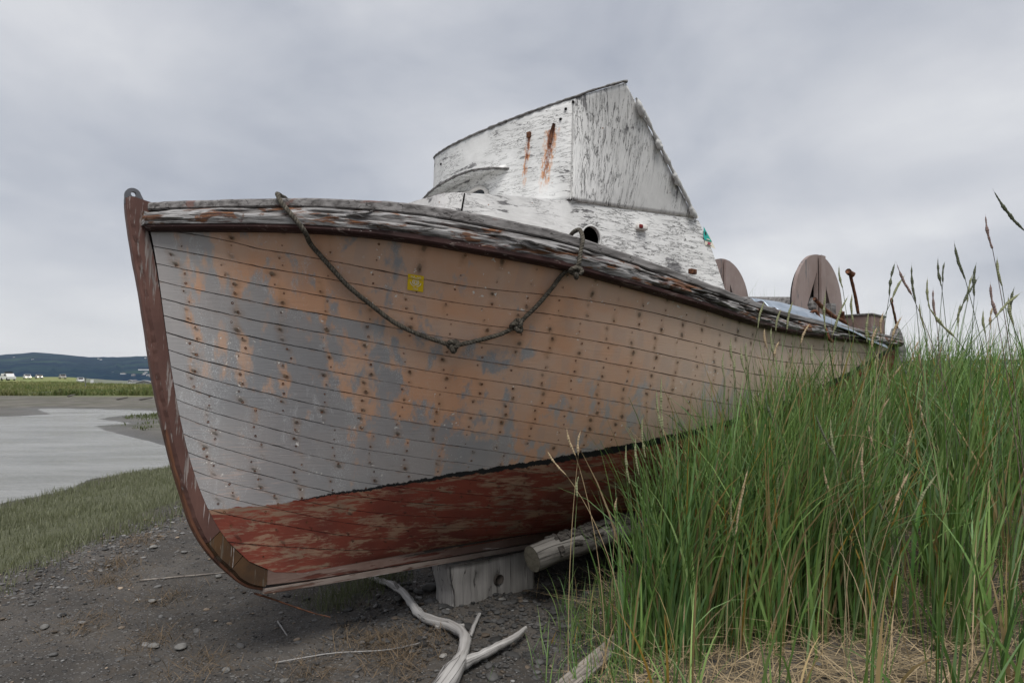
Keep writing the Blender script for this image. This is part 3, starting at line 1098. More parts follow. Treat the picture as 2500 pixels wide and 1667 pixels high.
# navigation lamp on the trunk side
lp = on_trunk(1.935, 2.034, 0)
lm = box((0, 0, 0), (.075, .034, .036), .010)
R3 = np.stack([TU, TNm, np.array([0, 0, 1.0])], 1)
o = bpart('lamp_housing', lp + TNm * .016 + lm[0] @ R3.T, lm[1], 'lamp_white')
le = box((0, 0, 0), (.030, .030, .026), .007)
bpart('lamp_lens', lp + TNm * .022 - TU * .020 + le[0] @ R3.T, le[1], 'lens_red', o)

# notice and teal triangle near the aft edge
V = np.array([on_trunk(2.455, 2.100, .003), on_trunk(2.470, 2.000, .003), on_trunk(2.560, 1.985, .003), on_trunk(2.510, 2.06, .003)])
card = bpart('paper_notice', V, [(0, 1, 2, 3)], 'decal_white', ts_port, smooth=False)
V = np.array([on_trunk(2.452, 2.118, .006), on_trunk(2.452, 2.050, .006), on_trunk(2.462, 2.030, .006), on_trunk(2.528, 2.026, .006)])
bpart('teal_sticker', V, [(0, 1, 2, 3)], 'decal_teal', ts_port, smooth=False)
V = np.array([on_trunk(2.460, 2.088, .009), on_trunk(2.462, 2.070, .009), on_trunk(2.476, 2.062, .009), on_trunk(2.474, 2.080, .009)])
bpart('sticker_print', V, [(0, 1, 2, 3)], 'print_black', ts_port, smooth=False)
for (s0, s1, h0, h1, mm) in ((2.476, 2.506, 2.041, 2.036, 'decal_white'), (2.486, 2.512, 2.020, 2.006, 'print_red'), (2.478, 2.520, 2.002, 1.998, 'print_black')):
    V = np.array([on_trunk(s0, h0, .009), on_trunk(s0, h1, .009), on_trunk(s1, h1 - .002, .009), on_trunk(s1, h0 - .002, .009)])
    bpart('notice_print', V, [(0, 1, 2, 3)], mm, card if False else ts_port, smooth=False)

# ------------------------------------------------------------------ wheelhouse front
FRB = ([-1.0, -.90, -.72, -.55, -.3, 0, .3, .55, .72, .90, 1.0], [1.80, 1.60, 1.44, 1.372, 1.315, 1.295, 1.315, 1.372, 1.44, 1.60, 1.80])


def fr_s(b_):
    return ip(b_, *FRB)


def fr_top(s_):
    return 2.668 + .36 * (s_ - 1.3)


bb = np.linspace(-.90, .69, 70)
sb = fr_s(bb)
Lb = np.r_[0, np.cumsum(np.hypot(np.diff(sb), np.diff(bb)))]
Lb = Lb - np.interp(0, bb, Lb)
nv = 22
zb = 2.125 - .010 * np.abs(bb) / .7
V = np.stack([np.c_[sb, bb, zb + (fr_top(sb) - zb) * f] for f in np.linspace(0, 1, nv)], 1)
UVf = np.stack([np.c_[bb, 2.06 + (fr_top(sb) - 2.06) * f] for f in np.linspace(0, 1, nv)], 1)
wh = bpart('wheelhouse_front', V.reshape(-1, 3), grid_faces(70, nv, flip=True), 'white_front', uv=UVf.reshape(-1, 2))
md = wh.modifiers.new('thick', 'SOLIDIFY')
md.thickness = 0.022
md.offset = 0.0


def wing(sg):
    """bent plywood side: top edge follows the roof, foot follows the trunk, aft edge cut on a slant"""
    n = 40
    w_ = np.linspace(0, 1, n)
    tb_ = smooth_line([(fr_s(.69), .69), (fr_s(.79), .79), (1.60, .882), (1.632, .900)], n)
    fs = np.linspace(float(fr_s(.69)), 2.375, n)
    fb = np.c_[fs, .553 + .195 * (fs - .762) - .006]
    fb[:, 1] += (.69 - fb[0, 1]) * (1 - w_) ** 6
    rows, uvs = [], []
    top = np.c_[tb_, fr_top(tb_[:, 0]) + .02 * w_]
    fot = np.c_[fb, np.interp(fs, [.762, 1.426, 2.36, 2.42], [2.048, 2.114, 2.162, 2.152]) + .002]
    for f in np.linspace(0, 1, 26):
        bul = .018 * math.sin(math.pi * f) * np.sin(math.pi * w_)
        q = fot * (1 - f) + top * f
        q[:, 1] += bul
        rows.append(q)
        lw = np.linalg.norm(np.gradient(q, axis=0), axis=1).cumsum()
        uvs.append(np.c_[lw + .75, q[:, 2]])
    V = np.stack(rows, 1)
    V[..., 1] *= sg
    o_ = bpart('wheelhouse_side', V.reshape(-1, 3), grid_faces(n, 26, flip=sg > 0), 'white_wing', uv=np.stack(uvs, 1).reshape(-1, 2))
    md = o_.modifiers.new('thick', 'SOLIDIFY')
    md.thickness = 0.02
    md.offset = 0.0
    return o_, V[-1], top


wing_o, aft_edge, top_edge = wing(1)
wing(-1)

# cover strip on the seam between front and side
P_ = [(float(fr_s(.69)) - .011, .698, h_) for h_ in np.linspace(2.12, float(fr_top(fr_s(.69))) - .01, 8)]
V, F, _ = tube(P_, .0022, 6, .8, 4, squash=.5)
bpart('seam_crack', V, F, 'sealant', wh)

# roof edge moulding and roof
edge = [(float(fr_s(b_)) - .012, b_, float(fr_top(fr_s(b_))) + .004) for b_ in np.linspace(-.90, .68, 50)]
edge += [tuple(p + np.array([-.008, .010, .006])) for p in top_edge[2::4]] + [tuple(top_edge[-1] + np.array([.004, .010, .006]))]
edge = np.array(edge)
E_ = smooth_line(edge, 120)
V, F, _ = tube(E_, .0080, 8, .7, 2)
bpart('roof_moulding', V, F, 'grey_wood', wh)
rb = np.linspace(-.84, .84, 31)
V = []
for x in rb:
    s0 = float(fr_s(max(-.9, min(.9, x))))
    for f in np.linspace(0, 1, 8):
        s_ = s0 + .01 + (1.58 - s0) * f
        V.append((s_, x, fr_top(s0) + .004 + .02 * f * (1 - (x / .84) ** 2)))
bpart('wheelhouse_roof', np.array(V), grid_faces(31, 8), 'grey_wood')

# lumpy sealed pipe running down the slanted aft edge
AE = smooth_line([tuple(p + np.array([.004, .022, 0])) for p in aft_edge[::-1][2:]], 60)
rad = np.array([.0125 + .006 * noise.noise(Vector((i * .22, 1, 2))) for i in range(60)])
V, F, _ = tube(AE[3:], rad[3:], 9, .35, 6)
bpart('edge_pipe', V, F, 'sealant', wing_o)
for f in (0.05, 0.34, 0.62, 0.90):
    p = AE[int(f * 59)] + np.array([-.012, .006, 0])
    q = AE[min(59, int(f * 59) + random.randint(5, 9))] + np.array([-.026, .004, 0])
    P_ = smooth_line([p, (p + q) / 2 + np.array([-.012, .004, 0]), q], 8)
    V, F, _ = tube(P_, np.array([.006, .014, .019, .018, .016, .015, .012, .005]), 8, .9, f * 9)
    bpart('sealant_lump', V, F, 'sealant', wing_o)

# visor across the front over the window
vis = smooth_line([(1.318, .285), (1.225, .20), (1.178, .12), (1.162, -.03), (1.190, -.26), (1.248, -.50), (1.33, -.72)], 40)
vin = np.array([(float(fr_s(y)) - .004, y) for y in vis[:, 1]])
lip = np.minimum(1, np.linspace(0, 8, 40)) * .012
V = np.stack([np.c_[vin, np.full(40, 2.405)], np.c_[vis, np.full(40, 2.366) + .012], np.c_[vis, np.full(40, 2.366) - lip + .004], np.c_[vin, np.full(40, 2.382)]], 1)
bpart('visor', V.reshape(-1, 3), grid_faces(40, 4, True), 'white_plain', wh, smooth=False, uv=V[..., :2].reshape(-1, 2))
E_ = np.c_[vis + (-.003, 0), np.full(40, 2.371)]
V, F, _ = tube(E_, .008, 7, .6, 3)
bpart('visor_edge', V, F, 'grey_wood', wh)

# window under the visor: frame and dark pane
wl = [(.075, 2.09), (.095, 2.20), (.088, 2.265), (.055, 2.292), (-.10, 2.292), (-.36, 2.292), (-.40, 2.26), (-.41, 2.09)]
wp = smooth_line(wl, 40)
fp = np.array([(float(fr_s(b_)) - .016, b_, h_) for b_, h_ in wp])
V, F, _ = tube(fp, .014, 8, .2)
fo = bpart('window_frame', V, F, 'lamp_white', wh)
cen = np.array([[float(fr_s(-.16)) - .020, -.16, 2.15]])
bpart('window_pane', np.concatenate([fp + (.002, 0, 0), cen]), [(i, i + 1, 40) for i in range(39)] + [(39, 0, 40)], 'glass_dark', wh, smooth=False)

# rusty strap and bolt on the front
def on_front(b_, h_, out):
    return np.array([float(fr_s(b_)) - out, b_, h_])


V, F, _ = tube([on_front(.592, 2.580, .016), on_front(.578, 2.52, .018), on_front(.570, 2.465, .016)], [.010, .012, .010], 6, .4, 1)
bpart('rusty_strap', V, F, 'rust', wh)
V, F = box(on_front(.428, 2.545, .018), (.02, .026, .034), .005)
bpart('rusty_bolt', V, F, 'rust', wh)
for (b_, h_) in ((.66, 2.655), (.70, 2.69), (-.52, 2.60), (.63, 2.60)):
    V, F = box(on_front(b_, h_, .014), (.012, .014, .014), .003)
    bpart('screw_head', V, F, 'hole_dark', wh)

# ------------------------------------------------------------------ yellow decal on the bow planking
def deco(name, pts, m_, parent, lift):
    """flat print laid on the planking: pts in decal units (0..1, 0..1)"""
    out = []
    for x, y in pts:
        u_ = 0.1540 + 0.0112 * x + 0.0012 * (1 - y)
        t_ = 0.1205 - 0.0360 * y + 0.0015 * x * 0
        p, n_ = hull_at(np.array([u_]), np.array([t_]))
        out.append(p[0] + n_[0] * lift)
    return out


gx = np.linspace(0, 1, 6)


def decal_sheet(y0, y1):
    ys = np.linspace(y0, y1, 5)
    pts = [(x, y) for x in gx for y in ys]
    P_ = deco('', pts, None, None, .0035)
    return np.array(P_), grid_faces(6, 5)


V0, F0 = decal_sheet(0, .70)
V1, F1 = decal_sheet(.735, 1)
Vd, Fd = merge([(V0, F0), (V1, F1)])
dec = bpart('yellow_decal', Vd, Fd, 'decal_yellow', smooth=False)
dec['label'] = 'yellow decal with white wreath and the year 1966 on the bow planking'


def ring_pts(cx, cy, r0, r1, a0, a1, n):
    pts = []
    for i in range(n + 1):
        a_ = a0 + (a1 - a0) * i / n
        pts += [(cx + r0 * math.cos(a_), cy + r0 * 0.85 * math.sin(a_)), (cx + r1 * math.cos(a_), cy + r1 * 0.85 * math.sin(a_))]
    return pts, [(2 * i, 2 * i + 1, 2 * i + 3, 2 * i + 2) for i in range(n)]


prints = []
for (r0, r1, a0, a1) in ((.30, .345, math.pi * 1.02, math.pi * 1.44), (.30, .345, math.pi * 1.56, math.pi * 1.98), (.17, .22, 0, 2 * math.pi), (.08, .13, 0, 2 * math.pi)):
    pts, f = ring_pts(.5, .55, r0, r1, a0, a1, 16)
    pts = [(x, min(y, .69)) for x, y in pts]
    prints.append((np.array(deco('', pts, None, None, .0050)), f))
for (cx, sg) in ((.30, 1), (.70, -1)):
    pts, f = ring_pts(cx - sg * .06, .86, .035, .06, 0, 2 * math.pi, 10)
    prints.append((np.array(deco('', pts, None, None, .0050)), f))
    pts = [(cx, .80), (cx + .03 * sg, .78), (cx + .13 * sg, .90), (cx + .10 * sg, .92)]
    prints.append((np.array(deco('', pts, None, None, .0050)), [(0, 1, 2, 3)]))
pts = [(.36, .775), (.44, .81), (.5, .82), (.56, .81), (.64, .775), (.60, .765), (.5, .79), (.40, .765)]
prints.append((np.array(deco('', pts, None, None, .0050)), [(0, 1, 6, 7), (1, 2, 3, 5 + 1), (3, 4, 5, 6)]))
V, F = merge(prints)
bpart('decal_emblem', V, F, 'decal_white', dec, smooth=False)
fc = bpy.data.curves.new('year', 'FONT')
fc.body = '1966'
fc.align_x = 'CENTER'
fc.size = 1.0
tmp = bpy.data.objects.new('year', fc)
col.objects.link(tmp)
bpy.context.view_layer.update()
tm = bpy.data.meshes.new_from_object(tmp.evaluated_get(bpy.context.evaluated_depsgraph_get()))
tv = [(v.co.x, v.co.y) for v in tm.vertices]
tf = [tuple(p.vertices) for p in tm.polygons]
bpy.data.objects.remove(tmp)
bpart('decal_year', np.array(deco('', [(.5 + x * .17, .08 + y * .17) for x, y in tv], None, None, .0052)), tf, 'decal_white', dec, smooth=False)

# ------------------------------------------------------------------ things lying and standing on the boat
def bthing(name, P, F, m_, label, cat, group=None, **kw):
    o_ = mesh(name, L3(P), F, m_, None, **kw)
    o_.matrix_world = BMR
    return tag(o_, label, cat, group)


# knotted rope slung over the rail
hp = [(-.033, .510, 1.631), (.031, .518, 1.571), (.136, .531, 1.475), (.247, .554, 1.397), (.346, .575, 1.332), (.47, .612, 1.277), (.553, .641, 1.253),
      (.635, .670, 1.234), (.70, .708, 1.25), (.766, .750, 1.272), (.839, .796, 1.301), (.893, .839, 1.341), (.925, .875, 1.39), (.958, .912, 1.44), (1.008, .971, 1.534), (1.044, 1.014, 1.605)]
rp = [sheer_pt(-.165, -.085, .80), sheer_pt(-.172, -.060, 1.08), sheer_pt(-.178, .0, 1.10), sheer_pt(-.178, .040, 1.07), sheer_pt(-.165, .056, .85), sheer_pt(-.128, .064, .45), sheer_pt(-.088, .052, .05)]
rp += [np.array(p) + np.array([-.008, .020, 0]) for p in hp]
rp += [sheer_pt(1.062, .055, .10), sheer_pt(1.072, .062, .45), sheer_pt(1.085, .060, .80), sheer_pt(1.092, .046, 1.04), sheer_pt(1.092, .018, 1.22), sheer_pt(1.088, -.03, 1.16), sheer_pt(1.080, -.055, .98), sheer_pt(1.07, -.08, .7)]
RPL = smooth_line(rp, 170)
V, F, uvr = tube(RPL, .0108, 12, .10, 1)
rope = bthing('rope', V, F, 'rope', 'dark knotted rope slung in a loop over the port bow rail', 'rope', uv=uvr, uvname='rope')


def knot(c, ax, up, scale, ph):
    t = np.linspace(0, 2 * math.pi, 60)[:-1] + ph
    x = np.sin(t) + 2 * np.sin(2 * t)
    y = np.cos(t) - 2 * np.cos(2 * t)
    z = -np.sin(3 * t) * 1.25
    ax = np.asarray(ax, float) / np.linalg.norm(ax)
    up = np.asarray(up, float)
    up = up - ax * (up @ ax)
    up /= np.linalg.norm(up)
    nn = np.cross(ax, up)
    P_ = c + scale * (np.outer(x, ax) * 0.85 + np.outer(y, up) * 0.95 + np.outer(z, nn))
    P_ = np.concatenate([P_, P_[:1]])
    V, F, uvk = tube(P_, .0115, 10, caps=False)
    return mesh('knot', L3(V), F, 'rope', rope, uv=uvk, uvname='rope')


kn = np.array([-.5, .8, -.2])
knot(np.array([.627, .690, 1.232]) + kn * .006, (.62, .25, .05), (0, 0, 1), .0100, .4)
knot(np.array([.885, .862, 1.341]) + kn * .006, (.5, .4, .5), (-.3, 0, 1), .0108, 1.5)
knot(np.array(sheer_pt(1.052, .060, -.06)), (.3, .2, .9), (1, 0, 0), .0108, 2.6)

# net reel
RL = (4.80, 0.55, 1.84)
reel = empty('net_reel', mtx=BMR @ Matrix.Translation((4.80, -0.08, 1.50)))
tag(reel, 'brown wooden net reel with two round flanges standing on the aft deck', 'net reel')


def rpart(name, P, F, m_, parent=None, **kw):
    P = L3(P) - np.array([4.80, -0.08, 1.50])
    return mesh(name, P, F, m_, parent or reel, smooth=False, **kw)


def flange(bpos, hc, R):
    disc = [(R * math.cos(a_), R * math.sin(a_)) for a_ in np.linspace(0, 2 * math.pi, 73)[:-1]]
    hl = [(-.05, .31), (-.24, -.02), (-.05, -.28)]
    hr = [(.05, .33), (.05, .10), (.22, -.33), (.35, -.24)]
    V, F, _ = prism(disc, .032, (1, 0, 0), (0, 0, 1), (0, 1, 0), (4.80, bpos - .0225, hc), [hl, hr])
    fl = rpart('flange', V, F, 'reel_paint')
    V, F, _ = prism([(-.042, -.44), (.042, -.44), (.042, .455), (-.042, .455)], .022, (1, 0, 0), (0, 0, 1), (0, 1, 0), (4.80, bpos + .024, hc))
    rpart('spoke_board', V, F, 'reel_paint', fl)
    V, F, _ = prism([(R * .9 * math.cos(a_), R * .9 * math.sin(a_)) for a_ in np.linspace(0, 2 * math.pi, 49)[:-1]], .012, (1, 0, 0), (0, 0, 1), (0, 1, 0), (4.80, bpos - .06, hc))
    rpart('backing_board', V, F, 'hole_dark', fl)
    return fl


flange(.55, 1.87, .465)
flange(-.42, 1.95, .475)
V, F, _ = tube([(4.80, -.42, 1.93), (4.80, .06, 1.885), (4.80, .55, 1.84)], .11, 16)
rpart('drum', V, F, 'grey_wood')
for bpos in (-.52, .66):
    V, F = box((4.80, bpos, 1.68), (.09, .05, .40), .006)
    rpart('bearing_post', V, F, 'grey_wood')

# galvanised sheet over the aft rail
n, m_ = 60, 15
ss = np.linspace(2.98, 4.90, n)
rows = []
for j in range(m_):
    f = j / (m_ - 1)
    b_ = .93 + .235 * f + 0 * ss
    h_ = np.interp(ss, [2.98, 3.4, 4.1, 4.9], [1.700, 1.700, 1.665, 1.585]) - .115 * f ** 1.5 + .011 * math.cos(f * math.pi * 5) + .006 * np.sin(ss * 4)
    b_ = b_ - .06 * np.clip((ss - 4.0) / .9, 0, 1) - .02 * np.clip((3.3 - ss) / .3, 0, 1)
    rows.append(np.c_[ss, b_, h_])
V = np.stack(rows, 1)
sh = bthing('metal_sheet', V.reshape(-1, 3), grid_faces(n, m_), 'galvanised', 'bluish galvanised metal sheet lying along the aft rail', 'metal sheet')
sm_ = sh.modifiers.new('thick', 'SOLIDIFY')
sm_.thickness = 0.003


def rod(name, pts, r, label, cat='rod', nseg=24, sides=8, extra=()):
    V, F, _ = tube(smooth_line(pts, nseg), r, sides, .25, len(label))
    parts = [(V, F)] + list(extra)
    V, F = merge(parts)
    return bthing(name, V, F, 'rust', label, cat, 'rusty fittings on the aft deck')


e1 = tube([(4.945, .75, 2.185), (4.98, .75, 2.172), (5.012, .77, 2.155)], .026, 10)[:2]
rod('rusty_pipe', [(4.985, .75, 2.17), (5.09, .75, 1.98), (5.225, .75, 1.58)], .015, 'tall rusty pipe with elbow leaning beyond the net reel', 'pipe', extra=[e1])
ring = [(5.395 + .022 * math.cos(a_), .95, 1.945 + .024 * math.sin(a_)) for a_ in np.linspace(0, 2 * math.pi, 15)]
rod('eye_rod', [(5.40, .95, 1.925), (5.50, .95, 1.74), (5.60, .95, 1.55)], .011, 'thin rusty rod with an eye at its top near the stern', extra=[tube(ring, .007, 6, caps=False)[:2]])
rod('bent_bar', [(4.29, .75, 1.862), (4.36, .75, 1.83), (4.62, .75, 1.75), (4.93, .75, 1.675), (4.98, .75, 1.62)], .017, 'short bent rusty bar in front of the net reel', 'bar')
rod('iron_hook', [(3.50, 1.09, 1.640), (3.53, 1.11, 1.655), (3.56, 1.13, 1.60), (3.555, 1.175, 1.52), (3.56, 1.19, 1.46), (3.62, 1.19, 1.44)], .012, 'rusty iron hook holding the metal sheet at the rail', 'hook')
rod('pipe_stub', [(4.86, .72, 1.60), (4.84, .74, 1.70), (4.80, .76, 1.80)], .019, 'dark pipe stub poking up behind the metal sheet', 'pipe')
rod('bolt_pin', [(5.22, .85, 1.60), (5.24, .85, 1.70), (5.29, .86, 1.765)], .012, 'small rusty pin by the stern locker', 'pin')
V, F = box((5.22, .66, 1.65), (.30, .48, .28), .006)
bpart('stern_locker', V, F, 'deck_paint', smooth=False)
V, F = box((5.22, .66, 1.797), (.32, .50, .016), .003)
bpart('locker_lid', V, F, 'grey_wood', smooth=False)
V, F = box((2.05, 1.08, 1.745), (.05, .03, .03), .006)
bpart('rail_cleat', V, F, 'rust', smooth=False)

# ------------------------------------------------------------------ ground
def sstep(a_, b_, x):
    t = np.clip((np.asarray(x, float) - a_) / (b_ - a_), 0, 1)
    return t * t * (3 - 2 * t)


WATER = np.array([(-7.7, -40), (-7.6, 4), (-7.55, 8.5), (-7.5, 10.1), (-7.32, 11.3), (-7.36, 12.4), (-6.8, 13.7), (-5.0, 15.2), (-6.0, 16.9), (-9.4, 18.6), (-12.2, 21.6),
                  (-14.6, 24.2), (-15.9, 25.9), (-15.3, 27.3), (-18.3, 30.0), (-18.9, 33), (-17.5, 36.2), (-22, 38.4), (-27.7, 40.3), (-24.6, 36.6), (-22.6, 34.2), (-23.4, 31.8), (-30, 29.8), (-45, 28.5), (-120, 24), (-120, -40)])


def shore(x, y):
    """signed distance to the water's edge, positive on land"""
    x, y = np.asarray(x, float), np.asarray(y, float)
    best = np.full(x.shape, 1e9)
    inside = np.zeros(x.shape, bool)
    n = len(WATER)
    for i in range(n):
        (x0, y0), (x1, y1) = WATER[i], WATER[(i + 1) % n]
        dx_, dy_ = x1 - x0, y1 - y0
        t = np.clip(((x - x0) * dx_ + (y - y0) * dy_) / (dx_ * dx_ + dy_ * dy_), 0, 1)
        best = np.minimum(best, np.hypot(x - x0 - t * dx_, y - y0 - t * dy_))
        c = ((y0 > y) != (y1 > y)) & (x < (x1 - x0) * (y - y0) / (y1 - y0 + 1e-12) + x0)
        inside ^= c
    return np.where(inside, -best, best)


def wav(x, y, f, p=0.0):
    return np.sin(x * f + 1.7 * np.sin(y * f * .63 + p) + p) * np.cos(y * f * .87 + 1.3 * np.sin(x * f * .71 - p) + p * 2)


def ground_z(x, y):
    x, y = np.asarray(x, float), np.asarray(y, float)
    d_ = shore(x, y)
    d_ = d_ + .18 * wav(x, y, 1.3, .7) * sstep(0, 3, np.abs(d_) + .8)
    far = sstep(13, 24, y)
    slope = .108 * (1 - far) + .017 * far
    cap = .44 * (1 - far) + .36 * far
    land = cap * (1 - np.exp(-np.maximum(d_, 0) * slope / cap * 1.25))
    z = -.455 + np.where(d_ > 0, land, np.maximum(d_ * .16, -.7))
    near = 1 - sstep(12, 20, y)
    near_l = near * sstep(-4.6, -3.3, x)
    z = z * (1 - near_l) + near_l * (0.0 + .012 * wav(x, y, 2.1, .3))
    # the grassy mound along the port side, and a scoop under the keel
    mound = .44 * sstep(3.1, 5.0, y + .30 * (x - 1.0)) * sstep(.25, 1.25, x) + .10 * sstep(.3, 1.6, x)
    q0_, q1_ = x - BO[0], y - BO[1]
    s_ = q0_ * BA[0] + q1_ * BA[1]
    b_ = q0_ * BN[0] + q1_ * BN[1]
    under = sstep(.75, .15, np.abs(b_ - .02)) * sstep(-.3, .5, s_) * sstep(6.5, 5.6, s_)
    z = z + mound * near * (1 - .80 * under)
    z = z + near * .05 * sstep(.6, 1.2, s_) * sstep(.6, .0, b_)
    z = z + .50 * sstep(1.1, 2.4, s_) * sstep(-.05, -.45, b_) * sstep(-4.5, -2.5, b_) * sstep(8, 6.2, s_)  # unseen starboard bank, raised to keep light from under the hull
    # beyond: the meadow climbs to the left and drops to the bay on the right
    k_ = sstep(-.56, -.665, x / np.maximum(y, 1))
    z = z + k_ * (1.05 * sstep(62, 330, y)) - (1 - k_) * 6.5 * sstep(105, 330, y)
    z = z + .05 * wav(x, y, .21, 1.1) * sstep(18, 40, y) * sstep(0, 4, d_)
    amp = .012 * near * sstep(-8, -7, x)
    z = z + amp * (1.3 * wav(x, y, 5.3, .2) + .9 * wav(x, y, 11.9, 2.2) + .6 * wav(x, y, 27.1, 4.2) + .35 * wav(x, y, 49.7, 1.2))
    return z


def axis(fine, lo, hi, g):
    a_ = list(np.arange(fine[0], fine[1] + 1e-6, fine[2]))
    st_ = fine[2]
    x = a_[-1]
    while x < hi:
        st_ *= g
        x += st_
        a_.append(x)
    st_ = fine[2]
    x = a_[0]
    pre = []
    while x > lo:
        st_ *= g
        x -= st_
        pre.append(x)
    return np.array(pre[::-1] + a_)


GX = axis((-8.6, 4.5, .055), -7000, 7000, 1.035)
GY = axis((2.2, 14.5, .055), -60, 6500, 1.03)
XX, YY = np.meshgrid(GX, GY, indexing='ij')
ZZ = ground_z(XX, YY)
DD = shore(XX, YY)
nx, ny = XX.shape
near = 1 - sstep(13, 20, YY)
green = np.clip(near * sstep(-3.2, -4.3, XX + .35 * wav(XX, YY, 1.7, .4)) * sstep(0.25, 1.1, DD) * .8, 0, 1)
pen = sstep(15, 20, YY) * sstep(-22, -17, XX) * (1 - sstep(36, 42, YY)) * sstep(.7, 2.5, DD + .8 * wav(XX, YY, .9, 1.0)) * (.55 + .35 * wav(XX, YY, .8, 2))
mead = sstep(54, 64, YY + 5 * wav(XX, YY, .12, 0))
green = np.clip(green + pen, 0, 1)
straw = near * sstep(.3, .9, XX) * sstep(2.4, 2.7, YY)
mud = sstep(16, 26, YY) * (1 - mead)
wet = sstep(.55, .05, DD)
colr = np.stack([green, mead, mud, straw], -1).reshape(-1, 4)
colr = np.clip(colr, 0, 1)


def ground_mat(N):
    P = N.coord()
    tint = N.node('ShaderNodeAttribute', attribute_name='tint')
    g_, me_, mu_ = N.sep(tint.outputs['Color'])
    st_ = tint.outputs['Alpha']
    n1_ = N.noise(P, 1.7, 5, 0.6, 0.3)
    n2_ = N.noise(P, 14, 5, 0.65)
    n3_ = N.noise(P, 75, 4, 0.65)
    c = N.mix(N.step(n1_, 0.35, 0.65), (0.046, 0.042, 0.038), (0.080, 0.072, 0.064))
    c = N.mix(N.mul(N.step(n2_, 0.50, 0.66), 0.55), c, (0.040, 0.038, 0.037))
    c = N.mix(N.mul(N.step(n3_, 0.55, 0.70), 0.6), c, (0.12, 0.113, 0.104))
    c = N.mix(N.mul(N.step(N.noise(P, 5.3, 6, 0.7, 0.6), 0.52, 0.66), 0.5), c, (0.078, 0.062, 0.046))
    # small shingle pressed into the soil
    vc = N.voro(N.scale(P, (1, 1, 0.3)), 60, out='Color')
    vd = N.voro(N.scale(P, (1, 1, 0.3)), 60)
    rr, _, _ = N.sep(vc)
    peb = N.mul(N.step(vd, 0.42, 0.30), N.step(rr, 0.60, 0.66))
    c = N.mix(N.mul(peb, 0.8), c, N.mix(rr, (0.05, 0.05, 0.052), (0.155, 0.15, 0.145)))
    vc2 = N.voro(N.scale(P, (1, 1.3, 0.3)), 24, out='Color')
    vd2 = N.voro(N.scale(P, (1, 1.3, 0.3)), 24)
    r2_, g2_, _ = N.sep(vc2)
    peb2 = N.mul(N.step(vd2, 0.36, 0.26), N.step(r2_, 0.66, 0.70))
    c = N.mix(N.mul(peb2, 0.85), c, N.mix(g2_, (0.045, 0.044, 0.044), (0.15, 0.145, 0.135)))
    peb = N.add(peb, N.mul(peb2, 1.6))
    # mossy and grassy soil
    gm = N.step(N.add(g_, N.mul(N.m('SUBTRACT', n2_, 0.5), 0.5)), 0.25, 0.65)
    c = N.mix(N.mul(gm, 0.85), c, N.mix(n2_, (0.060, 0.066, 0.036), (0.105, 0.112, 0.062)))
    mc = N.mix(N.step(N.noise(P, 0.9, 5, 0.6, 0.3), 0.4, 0.62), (0.105, 0.098, 0.085), (0.15, 0.14, 0.122))
    mc = N.mix(N.mul(N.step(N.noise(N.scale(P, (1, 2.5, 1)), 0.35, 5, 0.62), 0.50, 0.62), 0.7), mc, (0.075, 0.080, 0.050))
    mc = N.mix(N.mul(gm, 0.8), mc, (0.085, 0.10, 0.050))
    c = N.mix(mu_, c, mc)
    fc_ = N.mix(N.step(N.noise(N.scale(P, (1, .45, 1)), 0.09, 5, 0.6), 0.36, 0.62), (0.105, 0.155, 0.040), (0.20, 0.20, 0.085))
    c = N.mix(me_, c, fc_)
    c = N.mix(N.mul(st_, N.step(n2_, 0.42, 0.58), 0.6), c, (0.15, 0.12, 0.085))
    # wet margin of the slough
    _, _, pz = N.sep(P)
    wt_ = N.step(pz, -0.40, -0.452)
    c = N.mix(N.mul(wt_, 0.55), c, (0.045, 0.043, 0.040))
    hb = N.add(N.mul(n2_, 0.8), N.mul(n3_, 0.45), N.mul(peb, 0.5))
    return {'Base Color': c, 'Roughness': N.lin(wt_, 0, 1, 0.92, 0.45), 'Normal': N.bump(hb, 0.8, 0.02)}


mat('ground', ground_mat)
gr = mesh('ground', np.stack([XX, YY, ZZ], -1).reshape(-1, 3), grid_faces(nx, ny), 'ground', colr=colr)
tag(gr, 'dark gravel and mud shore running out to the tidal meadow', kind='structure')


def water_mat(N):
    P = N.coord()
    r1 = N.noise(N.scale(P, (0.9, 2.2, 1)), 2.6, 4, 0.6, 0.3)
    r2 = N.noise(N.scale(P, (1.2, 3.2, 1)), 9.0, 3, 0.6, 0.2)
    hb = N.add(r1, N.mul(r2, 0.8))
    return {'Base Color': N.mix(N.step(N.noise(N.scale(P, (0.5, 1.6, 1)), 0.5, 5, 0.6, 0.4), 0.35, 0.65), (0.21, 0.21, 0.20), (0.26, 0.26, 0.25)), 'Roughness': N.lin(N.noise(N.scale(P, (0.4, 1.8, 1)), 0.6, 4, 0.6), 0.35, 0.65, 0.06, 0.14), 'Specular IOR Level': 0.5, 'IOR': 1.33,
            'Normal': N.bump(hb, 0.6, 0.08)}


mat('water', water_mat)
wq = mesh('water', [(-125, -45, -.455), (0, -45, -.455), (0, 45, -.455), (-125, 45, -.455)], [(0, 1, 2, 3)], 'water', smooth=False)
